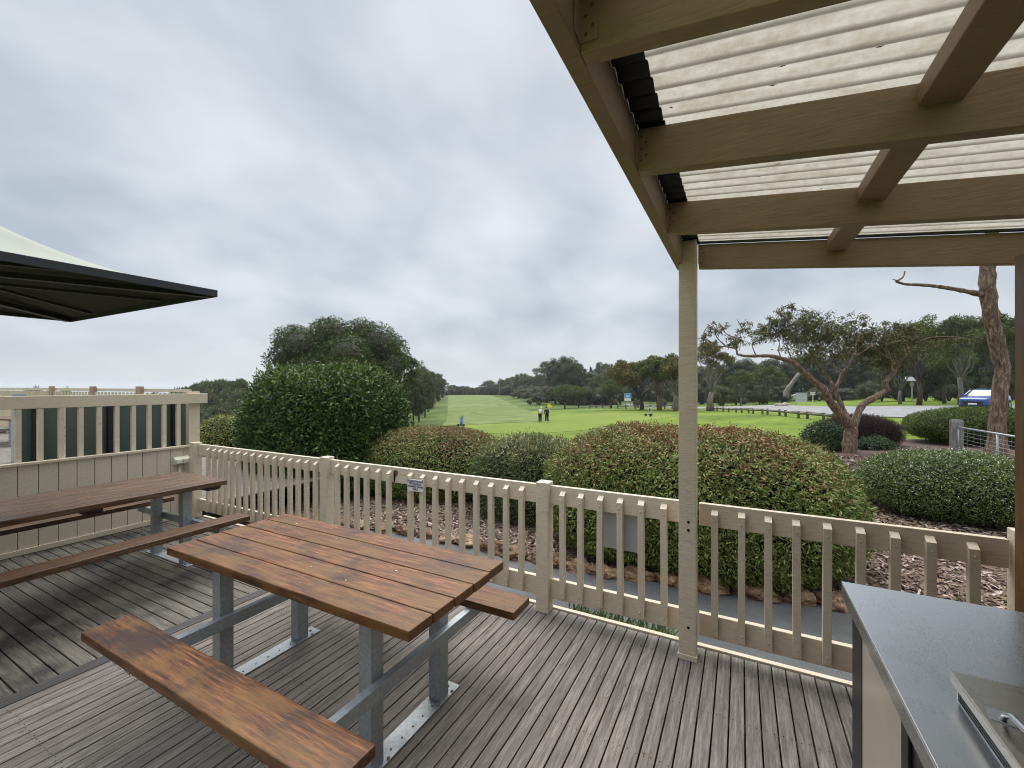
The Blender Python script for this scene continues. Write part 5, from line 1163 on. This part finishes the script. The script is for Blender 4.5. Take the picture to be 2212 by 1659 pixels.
# ------------------------------------------------------------------ gate
g0 = onground(2066, 11.0); g = empty('wire_gate', g0, 0, 'galvanised wire gate panel hung from a thick weathered timber post at right', 'gate')
def rel(px, d, z): p = onground(px, d); return Vector((p.x, p.y, p.z + z)) - g0
MB().tube([(0, 0, -.1), (0, 0, .4), (0, 0, .94), (0, 0, 1.0)], [.135, .13, .13, .11], 14).build('timber_post', M['lichen_post'], g)
q_ = rel(2056, 11.1, 0); MB().tube([q_, q_ + Vector((0, 0, .32))], .035, 8).build('stub_post', M['lichen_post'], g)
A = rel(2070, 10.9, 0); B = rel(2215, 8.6, 0)
mb = MB(); mb.tube([A + Vector((0, 0, .82)), B + Vector((0, 0, .86))], .022, 10); mb.tube([A + Vector((0, 0, .05)), A + Vector((0, 0, .82))], .02, 8); C3 = A.lerp(B, .64); mb.tube([C3 + Vector((0, 0, -.05)), C3 + Vector((0, 0, .85))], .02, 8)
mb.build('pipe_frame', M['galv'], g, smooth=True)
mb = MB()
for k in range(8):
    z = .10 + k*.088; mb.tube([A + Vector((0, 0, z)), B + Vector((0, 0, z + .02))], .0042, 5)
for k in range(9): c_ = A.lerp(B, (k+.5)/9); mb.tube([c_ + Vector((0, 0, .08)), c_ + Vector((0, 0, .83))], .002, 4)
mb.build('wire', M['galv'], g)
# ------------------------------------------------------------------ roadside things
def face_cam(p): return math.atan2(-p.x, p.y) * -1 * -1
p = onground(1356, 92); s_ = empty('park_sign', p, R(20), 'blue and white sign board on a pole near the red car', 'sign')
o_ = MB().box(-.7, .7, -.03, .03, 1.1, 2.75).build('panel', M['white'], s_)
MB().box(-.66, .66, -.036, -.031, 1.75, 2.7).build('blue_print', plain('sign_blue', (0.05, 0.32, 0.62), .4), s_)
mb = MB(); mb.add([(-.4,-.04,2.05),(-.1,-.04,1.95),(.2,-.04,2.1),(.45,-.04,2.0),(.35,-.04,2.35),(.05,-.04,2.25),(-.25,-.04,2.4)], [tuple(range(7))]); mb.build('white_mark', M['white'], s_)
mb = MB(); mb.box(-.6, -.5, -.02, .02, 0, 1.1); mb.box(.5, .6, -.02, .02, 0, 1.1); mb.build('pole', M['lichen_post'], s_)
p = onground(1731, 60); s_ = empty('information_board', p, R(-8), 'back of a pale framed information board on two legs beyond the road', 'sign')
MB().box(-.68, .68, -.03, .03, .45, 1.75).build('panel', plain('weathered_white_board', (0.5, 0.52, 0.53), .5), s_)
mb = MB(); [mb.box(-.70, .70, -.05, -.031, z, z+.06) for z in (.75, 1.3, 1.66)]; mb.build('batten', M['galv'], s_)
for x_ in (-.55, .55): MB().box(x_-.04, x_+.04, -.04, .04, -.1, .45).build('leg', M['galv'], s_)
p = onground(1756, 60); s_ = empty('direction_sign', p, R(-8), 'small white road sign on a thin pole right of the information board', 'sign')
MB().tube([(0, 0, 0), (0, 0, 1.75)], .05, 8).build('pole', M['white'], s_)
MB().box(-.35, .28, -.06, -.052, 1.35, 1.52).build('panel', M['white'], s_); MB().box(-.3, .28, -.06, -.052, 1.58, 1.74).build('panel', M['white'], s_)
for px, sx, lab in ((1686, .75, 'larger pale boulder on the far verge of the road'), (1697, .55, 'smaller pale boulder right of the larger one on the far verge')):
    p = onground(px, 61); o = rock('boulder', (p.x, p.y, p.z + .12), sx, .5, .42, px, rockm[2] if 0 else plain('pale_boulder', (0.36, 0.31, 0.25), .8, var=.3)); tag(o, lab, 'boulder', 'boulders on the far verge')
p = onground(1970, 55); s_ = empty('solar_panel', p, R(-20), 'small tilted solar panel on a pole in front of the dark scrub bank', 'solar panel')
MB().tube([(0, 0, 0), (0, 0, 3.0)], .08, 8).build('pole', M['galv'], s_)
mb = MB(); mb.hexa([(-.55,-.3,2.75),(.55,-.3,2.75),(.62,.3,3.25),(-.62,.3,3.25),(-.55,-.3,2.80),(.55,-.3,2.80),(.62,.3,3.3),(-.62,.3,3.3)]); mb.build('panel', plain('solar_cell', (0.10, 0.11, 0.13), .3), s_)
mb = MB(); mb.bar((-.56,-.32,2.79),(.56,-.32,2.79),.05,.06); mb.bar((-.63,.31,3.29),(.63,.31,3.29),.05,.06); mb.bar((-.57,-.3,2.80),(-.63,.3,3.3),.05,.06); mb.bar((.57,-.3,2.80),(.63,.3,3.3),.05,.06); mb.build('panel_frame', M['white'], s_)
MB().box(-.2, .2, -.12, .12, 2.1, 2.6).build('control_box', M['notice'], s_)
p = onground(1079, 236); s_ = empty('power_pole', p, 0, 'thin wooden power pole standing on the ridge right of the fairway crest', 'power pole')
MB().tube([(0, 0, 0), (0, 0, 9.6)], [.2, .13], 8).build('pole', M['bark_pale'], s_); MB().box(-1.0, 1.0, -.06, .06, 8.9, 9.05).build('crossarm', M['bark_dark'], s_)

# ------------------------------------------------------------------ cars
def car(loc, rz, col, label):
    root = empty('parked_car', loc, rz, label, 'car')
    pm, t, b = newmat('car_paint'); b.inputs['Base Color'].default_value = (*col, 1); b.inputs['Roughness'].default_value = .22; b.inputs['Metallic'].default_value = .35; b.inputs['Coat Weight'].default_value = .8
    gl_ = plain('tinted_glass', (0.05, 0.065, 0.075), .04, var=0, bmp=0, spec=.9)
    # stations along x (front +x): x, z_low, z_sill, z_belt, half width
    st = [(2.22,.42,.52,.74,.62),(2.15,.28,.45,.86,.78),(1.95,.22,.42,.94,.88),(1.5,.20,.42,1.00,.92),(1.0,.20,.42,1.05,.93),(.4,.20,.42,1.07,.93),(-.6,.20,.42,1.08,.93),(-1.4,.22,.42,1.10,.92),(-1.95,.25,.45,1.08,.88),(-2.2,.35,.52,1.0,.78)]
    V, F = [], []
    for (x, a, s2, bt_, hw_) in st:
        ring = [(-hw_*.9, a), (-hw_, s2), (-hw_*1.0, (s2+bt_)/2), (-hw_*.95, bt_-.04), (-hw_*.85, bt_), (0, bt_+.03), (hw_*.85, bt_), (hw_*.95, bt_-.04), (hw_, (s2+bt_)/2), (hw_, s2), (hw_*.9, a)]
        V += [(x, y, z) for y, z in ring]
    m_ = 11
    for i in range(len(st)-1):
        for k in range(m_): k2 = (k+1) % m_; F.append((i*m_+k, i*m_+k2, (i+1)*m_+k2, (i+1)*m_+k))
    F.append(tuple(range(m_))[::-1]); F.append(tuple((len(st)-1)*m_ + k for k in range(m_)))
    mb = MB(); mb.add(V, F); o = mb.build('body', pm, root, smooth=True)
    md = o.modifiers.new('sub', 'SUBSURF'); md.levels = 1; md.render_levels = 2
    cab = [(1.05,1.05,1.06,.80),(.35,1.07,1.50,.70),(-.2,1.08,1.60,.68),(-1.2,1.08,1.57,.67),(-1.85,1.10,1.35,.66),(-2.12,1.08,1.10,.70)]
    V, F = [], []
    for (x, zb_, zt_, hw_) in cab: V += [(x,-hw_*1.18 if zt_>1.2 else -hw_,zb_-.03),(x,-hw_,zt_-.06),(x,-hw_*.8,zt_),(x,hw_*.8,zt_),(x,hw_,zt_-.06),(x,hw_*1.18 if zt_>1.2 else hw_,zb_-.03)]
    for i in range(len(cab)-1):
        for k in range(6): k2=(k+1)%6; F.append((i*6+k, i*6+k2, (i+1)*6+k2, (i+1)*6+k))
    mb = MB()
    for idx, f in enumerate(F):
        i, k = idx // 6, idx % 6
        mb.cur = 0 if (k in (1, 2, 3) and i in (1, 2, 3)) else 1
        mb.f.append(list(f)); mb.mi.append(mb.cur)
    mb.v = V; mb.build('cabin', [pm, gl_], root)
    blk = M['black']
    mb = MB(); [mb.bar((a[0], s*a[1], a[2]), (c[0], s*c[1], c[2]), .05, .05) for s in (-1, 1) for a, c in (((1.0,.86,1.06),(.32,.70,1.48)), ((-.3,.83,1.08),(-.3,.70,1.55)), ((-1.25,.83,1.08),(-1.2,.68,1.54)))]; mb.build('pillar', pm, root)
    for x in (1.35, -1.38):
        for s in (-1, 1):
            wv = MB().tube([(x, s*.72, .34), (x, s*.94, .34)], .34, 22).build('wheel', plain('tyre', (0.012,)*3, .8), root, .02)
            mb = MB(); mb.tube([(x, s*.90, .34), (x, s*.952, .34)], .20, 16); [mb.bar((x, s*.95, .34), (x + .22*math.cos(q*1.2566), s*.95, .34 + .22*math.sin(q*1.2566)), .02, .05, (0, 1, 0)) for q in range(5)]; mb.build('rim', M['galv'], wv)
            MB().tube([(x, s*.70, .36), (x, s*.925, .36)], .40, 20).build('wheel_arch', blk, root)
    MB().box(2.10, 2.235, -.55, .55, .42, .66).build('grille', blk, root, .02)
    MB().box(2.0, 2.20, -.72, .72, .22, .34).build('lower_bumper', blk, root, .02)
    for s in (-1, 1):
        MB().hexa([(2.0, s*.60, .74), (2.15, s*.50, .74), (1.9, s*.86, .74), (1.75, s*.86, .74), (1.97, s*.60, .82), (2.1, s*.50, .82), (1.85, s*.86, .84), (1.7, s*.87, .84)]).build('headlight', M['white'], root)
        MB().box(.75, .95, s*.93 - .07, s*.93 + .07, 1.08, 1.2).build('mirror', pm, root, .03)
    MB().box(2.236, 2.245, -.24, .24, .40, .52).build('number_plate', M['white'], root)
    return root
p = onground(2128, 33.5); th = math.atan2(S28, C28)
# front towards the left of the view, turned slightly to the camera
v0_ = Vector((-C28, -S28, 0)) * .90 + Vector((S28, -C28, 0)) * .43
car(p + Vector((0, 0, .05)), math.atan2(v0_.y, v0_.x), (0.02, 0.07, 0.30), 'bright blue car parked partly behind the thick gum trunk')
p = onground(1322, 108); car(p + Vector((0, 0, .06)), R(120), (0.22, 0.02, 0.02), 'small dark red car on the side road behind a gum trunk')

# ------------------------------------------------------------------ people, flag and golf bags
def skinned(name, mat, verts, edges, rad, parent=None, sub=1, root=0):
    me = bpy.data.meshes.new(name); me.from_pydata(verts, edges, []); me.materials.append(mat)
    o = link(name, me, parent); md = o.modifiers.new('skin', 'SKIN'); md.use_smooth_shade = True
    for v, r in zip(me.skin_vertices[0].data, rad): v.radius = (r, r) if isinstance(r, (int, float)) else r
    me.skin_vertices[0].data[root].use_root = True
    s2 = o.modifiers.new('sub', 'SUBSURF'); s2.levels = sub; s2.render_levels = sub
    return o
def person(loc, rz, label, jacket, trousers, headc, bend=0.12, hood=False, reach=0.0):
    skin = plain('skin', (0.42, 0.25, 0.18), .6, bmp=0)
    b_ = bend
    J = {'pel': (0, 0, .93), 'waist': (.02, 0, 1.06), 'chest': (.05 + b_*.9, 0, 1.28), 'neck': (.06 + b_*1.5, 0, 1.45), 'head0': (.08 + b_*2.1, 0, 1.53), 'head1': (.09 + b_*2.4, 0, 1.64)}
    V = [J['pel'], J['waist'], J['chest'], J['neck'], J['head0'], J['head1']]; E = [(0,1),(1,2),(2,3),(3,4),(4,5)]; Rd = [.10, .10, .12, .055, .085, .09]
    arms, legs_ = [], []
    for s in (-1, 1):
        sh = Vector(J['chest']) + Vector((0, s*.19, .10)); rx = reach if s == 1 else reach*.3
        el = sh + Vector((.04 + rx*.4, s*.05, -.28)); wr = el + Vector((.10 + rx*.5, -s*.01, -.23))
        k = len(V); V += [tuple(sh), tuple(el), tuple(wr), tuple(wr + Vector((.015, 0, -.06)))]; Rd += [.045, .032, .026, (.035, .018)]; E += [(2, k), (k, k+1), (k+1, k+2), (k+2, k+3)]
        pm = Vector(V[k+3])
        for f in range(4):
            a = pm + Vector((-.03 + f*.02, 0, -.03)); m2 = a + Vector((.004, -s*.006, -.028)); e2 = m2 + Vector((.004, -s*.014, -.022 - .004*(f in (1, 2)))); kk = len(V); V += [tuple(a), tuple(m2), tuple(e2)]; Rd += [.009, .008, .007]; E += [(k+3, kk), (kk, kk+1), (kk+1, kk+2)]
        kk = len(V); V += [tuple(pm + Vector((.035, -s*.01, .0))), tuple(pm + Vector((.05, -s*.018, -.03)))]; Rd += [.010, .008]; E += [(k+3, kk), (kk, kk+1)]
        arms.append((sh, el, wr))
        hp = Vector((0, s*.10, .90)); kn = Vector((.03 + s*.02, s*.11, .49)); an = Vector((-.01 + s*.03, s*.12, .08)); to = an + Vector((.15, s*.02, -.04))
        k = len(V); V += [tuple(hp), tuple(kn), tuple(an), tuple(to)]; Rd += [.045, .03, .024, (.03, .02)]; E += [(0, k), (k, k+1), (k+1, k+2), (k+2, k+3)]; legs_.append((hp, kn, an, to))
    root = skinned('person', skin, V, E, Rd); root.location = loc; root.rotation_euler = (0, 0, rz); tag(root, label, 'person', 'golfers on the putting green')
    Vj = [(0, 0, .88), (.02, 0, 1.04), J['chest'], tuple(Vector(J['neck']) - Vector((.01, 0, .03)))]; Ej = [(0,1),(1,2),(2,3)]; Rj = [(.15, .19), (.14, .18), (.15, .21), (.075, .08)]
    for (sh, el, wr) in arms: k = len(Vj); Vj += [tuple(sh), tuple(el), tuple(wr)]; Rj += [.078, .062, .048]; Ej += [(2, k), (k, k+1), (k+1, k+2)]
    skinned('jacket', jacket, Vj, Ej, Rj, root)
    Vt = [(0, 0, .94)]; Et = []; Rt = [(.13, .15)]
    for (hp, kn, an, to) in legs_: k = len(Vt); Vt += [tuple(hp), tuple(kn), tuple(an)]; Rt += [.125, .10, .09]; Et += [(0, k), (k, k+1), (k+1, k+2)]
    skinned('trousers', trousers, Vt, Et, Rt, root)
    for (hp, kn, an, to) in legs_:
        mb = MB(); c = (an + to)/2; mb.ball((c.x - .01, c.y, .045), 1, 10, 7, (.14, .055, .048)); mb.build('shoe', headc[1], root, smooth=True)
    h = Vector(J['head1']); mb = MB(); mb.ball((h.x - .015, 0, h.z + .03), 1, 14, 9, (.108, .092, .10)); mb.build('cap' if not hood else 'hood', headc[0], root, smooth=True)
    hc = (Vector(J['head0']) + Vector(J['head1']))/2; mb = MB()
    mb.ball((hc.x + .10, 0, hc.z - .005), .018, 8, 6, (.8, .6, 1.2)); mb.build('nose', skin, root, smooth=True)
    mb = MB(); [mb.ball((hc.x + .083, s*.033, hc.z + .02), .011) for s in (-1, 1)]; mb.build('eyes', M['black'], root)
    mb = MB(); [mb.ball((hc.x, s*.09, hc.z), .025, 8, 6, (.7, .4, 1.2)) for s in (-1, 1)]; mb.build('ears', skin, root)
    MB().box(hc.x + .082, hc.x + .09, -.022, .022, hc.z - .05, hc.z - .042).build('mouth', plain('lips', (0.3, 0.12, 0.1), .6, bmp=0), root)
    return root
away = math.atan2(C28, -S28)         # facing away from the camera
wj = plain('pale_grey_jacket', (0.46, 0.45, 0.43), .8); dk = plain('black_cloth', (0.008, 0.008, 0.010), .9, spec=.08); nv = plain('dark_navy_jacket', (0.014, 0.015, 0.022), .8, spec=.1)
LFT = 0.052
p = onground(1166.5, 50); person(p + Vector((0, 0, LFT)), away - .35, 'person in a pale grey jacket and black trousers bending towards the hole', wj, dk, (M['white'], M['black']), .17, reach=.22)
p = onground(1181.5, 49.2); person(p + Vector((0, 0, LFT)), away + .25, 'person in a dark hooded jacket standing beside the yellow flag', nv, dk, (nv, M['white']), .06, True, reach=.15)
p = onground(1175.5, 49.8); fs = empty('flagstick', p + Vector((0, 0, LFT)), 0, 'leaning golf flagstick with a bright yellow flag between the two golfers', 'flag')
tq = Vector((C28, S28, 0)) * .42 + Vector((0, 0, 2.12)); MB().tube([(0, 0, 0), tuple(tq)], .014, 8).build('pole', M['white'], fs)
mb = MB(); vv = []
for i in range(7):
    f = i/6; off = Vector((C28, S28, 0)) * (.52*f); wob = Vector((-S28, C28, 0)) * .05*math.sin(f*6); top = tq + off + wob + Vector((0, 0, -.02 - .28*f*f)); bot = tq + off*.95 - Vector((0, 0, .40 + .08*f)) + wob; vv += [tuple(top), tuple(bot)]
mb.add(vv, [(2*i, 2*i+1, 2*i+3, 2*i+2) for i in range(6)]); o = mb.build('flag_cloth', plain('yellow_flag', (0.85, 0.72, 0.0), .7, bmp=0), fs); so = o.modifiers.new('thick', 'SOLIDIFY'); so.thickness = .008
def golfbag(px, d, rz, bc, cc, label):
    p = onground(px, d); root = empty('golf_trolley', p + Vector((0, 0, .05)), rz, label, 'golf trolley', 'golf bags on trolleys')
    s0, s1 = Vector((.05, 0, .20)), Vector((-.06, 0, .98))
    MB().tube([s0, s0.lerp(s1, .3), s0.lerp(s1, .8), s1], [.15, .175, .16, .18], 14).build('golf_bag', bc, root, .01, True)
    mb = MB(); mb.ball(s0.lerp(s1, .35) + Vector((.12, 0, 0)), 1, 10, 7, (.08, .11, .2)); mb.ball(s0.lerp(s1, .6) + Vector((.02, .14, 0)), 1, 10, 7, (.08, .06, .2)); mb.build('pocket', cc, root, smooth=True)
    mb = MB(); rr = random.Random(int(px))
    for k in range(8): a = k*.785; e = s1 + Vector((math.cos(a)*.11 - .07, math.sin(a)*.11, rr.uniform(.12, .26))); mb.tube([s1 + Vector((math.cos(a)*.08, math.sin(a)*.08, -.05)), e], .008, 6); mb.ball(e, .035, 8, 6, (1, .7, .7))
    mb.build('golf_club', M['black'], root)
    mb = MB(); mb.tube([s0 + Vector((.08, 0, -.05)), s1 + Vector((.10, 0, 0)), s1 + Vector((.42, 0, .05))], .018, 8); mb.tube([s0, Vector((-.1, -.30, .14))], .016, 6); mb.tube([s0, Vector((-.1, .30, .14))], .016, 6); mb.tube([s0, Vector((.42, 0, .12))], .016, 6); mb.build('trolley_frame', M['black'], root)
    for q in ((-.1, -.32), (-.1, .32), (.42, 0)):
        MB().tube([(q[0], q[1]-.03, .14), (q[0], q[1]+.03, .14)], .14, 18).build('wheel', M['black'], root, .01)
    return root
golfbag(997, 49, away + 2.2, plain('blue_bag', (0.10, 0.2, 0.55), .6), plain('pale_blue_pocket', (0.28, 0.4, 0.72), .6), 'golf trolley with a blue bag standing at the left of the putting green')
golfbag(1404, 46, away + 1.2, plain('white_bag', (0.55, 0.55, 0.55), .5), dk, 'golf trolley with a black and white bag at the right of the putting green')
# ------------------------------------------------------------------ each small fixing an object of its own
def split_islands(o, most=100):
    me = o.data; nv = len(me.vertices); par = list(range(nv))
    def find(a):
        while par[a] != a: par[a] = par[par[a]]; a = par[a]
        return a
    for e in me.edges:
        a, b_ = find(e.vertices[0]), find(e.vertices[1])
        if a != b_: par[a] = b_
    groups = {}
    for p_ in me.polygons: groups.setdefault(find(p_.vertices[0]), []).append(p_)
    if len(groups) < 2 or len(groups) > most: return
    nm = o.name.split('.')[0]; mats = list(me.materials); first = True
    co = [v.co.copy() for v in me.vertices]
    for ps in groups.values():
        idx = {}; F = []
        for p_ in ps: F.append([idx.setdefault(v, len(idx)) for v in p_.vertices])
        m2 = bpy.data.meshes.new(nm); m2.from_pydata([co[v] for v in idx], [], F)
        for m_ in mats: m2.materials.append(m_)
        m2.polygons.foreach_set('use_smooth', [p_.use_smooth for p_ in ps]); m2.update()
        if first: o2 = o; o.data = m2; first = False
        else: o2 = o.copy(); o2.data = m2; COL.objects.link(o2)
SPLIT = {'screw_head', 'bolt', 'nail', 'bolt_hole', 'pillar', 'flap', 'eyes', 'ears', 'golf_club', 'wire', 'strut', 'batten', 'pocket', 'white_speck'}
for o in list(SC.objects):
    if o.type == 'MESH' and o.name.split('.')[0] in SPLIT and o.parent is not None: split_islands(o)
for o in SC.objects:
    n_ = o.name.split('.')[0]
    if n_ in ('eyes', 'ears'): o.name = n_[:-1]
ORD = ['first', 'second', 'third', 'fourth', 'fifth', 'sixth', 'seventh', 'eighth', 'ninth', 'tenth', 'eleventh', 'twelfth', 'thirteenth', 'fourteenth', 'fifteenth', 'sixteenth', 'seventeenth', 'eighteenth', 'nineteenth', 'twentieth'] + ['twenty ' + q for q in ('first', 'second', 'third', 'fourth', 'fifth', 'sixth', 'seventh', 'eighth', 'ninth')]
same = {}
for o in SC.objects:
    if o.parent is None and o.get('label'): same.setdefault(o['label'], []).append(o)
def across(o): q = o.location; return (q.x*C28 + q.y*S28) / max(.1, -q.x*S28 + q.y*C28)
SHORT = {}
for lab, os_ in same.items():
    if len(os_) < 2: continue
    os_.sort(key=across)
    for i, o in enumerate(os_): o['label'] = lab + (', leftmost' if i == 0 else ', rightmost' if i == len(os_)-1 else ', %s from left' % ORD[i])

# ------------------------------------------------------------------ haze
hm = bpy.data.materials.new('haze_air'); hm.use_nodes = True; t = hm.node_tree; t.nodes.clear()
pv = N(t, 'ShaderNodeVolumePrincipled'); pv.inputs['Color'].default_value = (0.94, 0.96, 1.0, 1); pv.inputs['Density'].default_value = 0.00026; pv.inputs['Anisotropy'].default_value = 0.2
ou = N(t, 'ShaderNodeOutputMaterial'); t.links.new(pv.outputs[0], ou.inputs['Volume'])
HAZE = True
if HAZE:
    o = MB().box(-41000, 41000, -41000, 41000, -60, 26).build('haze', hm); tag(o, kind='stuff')
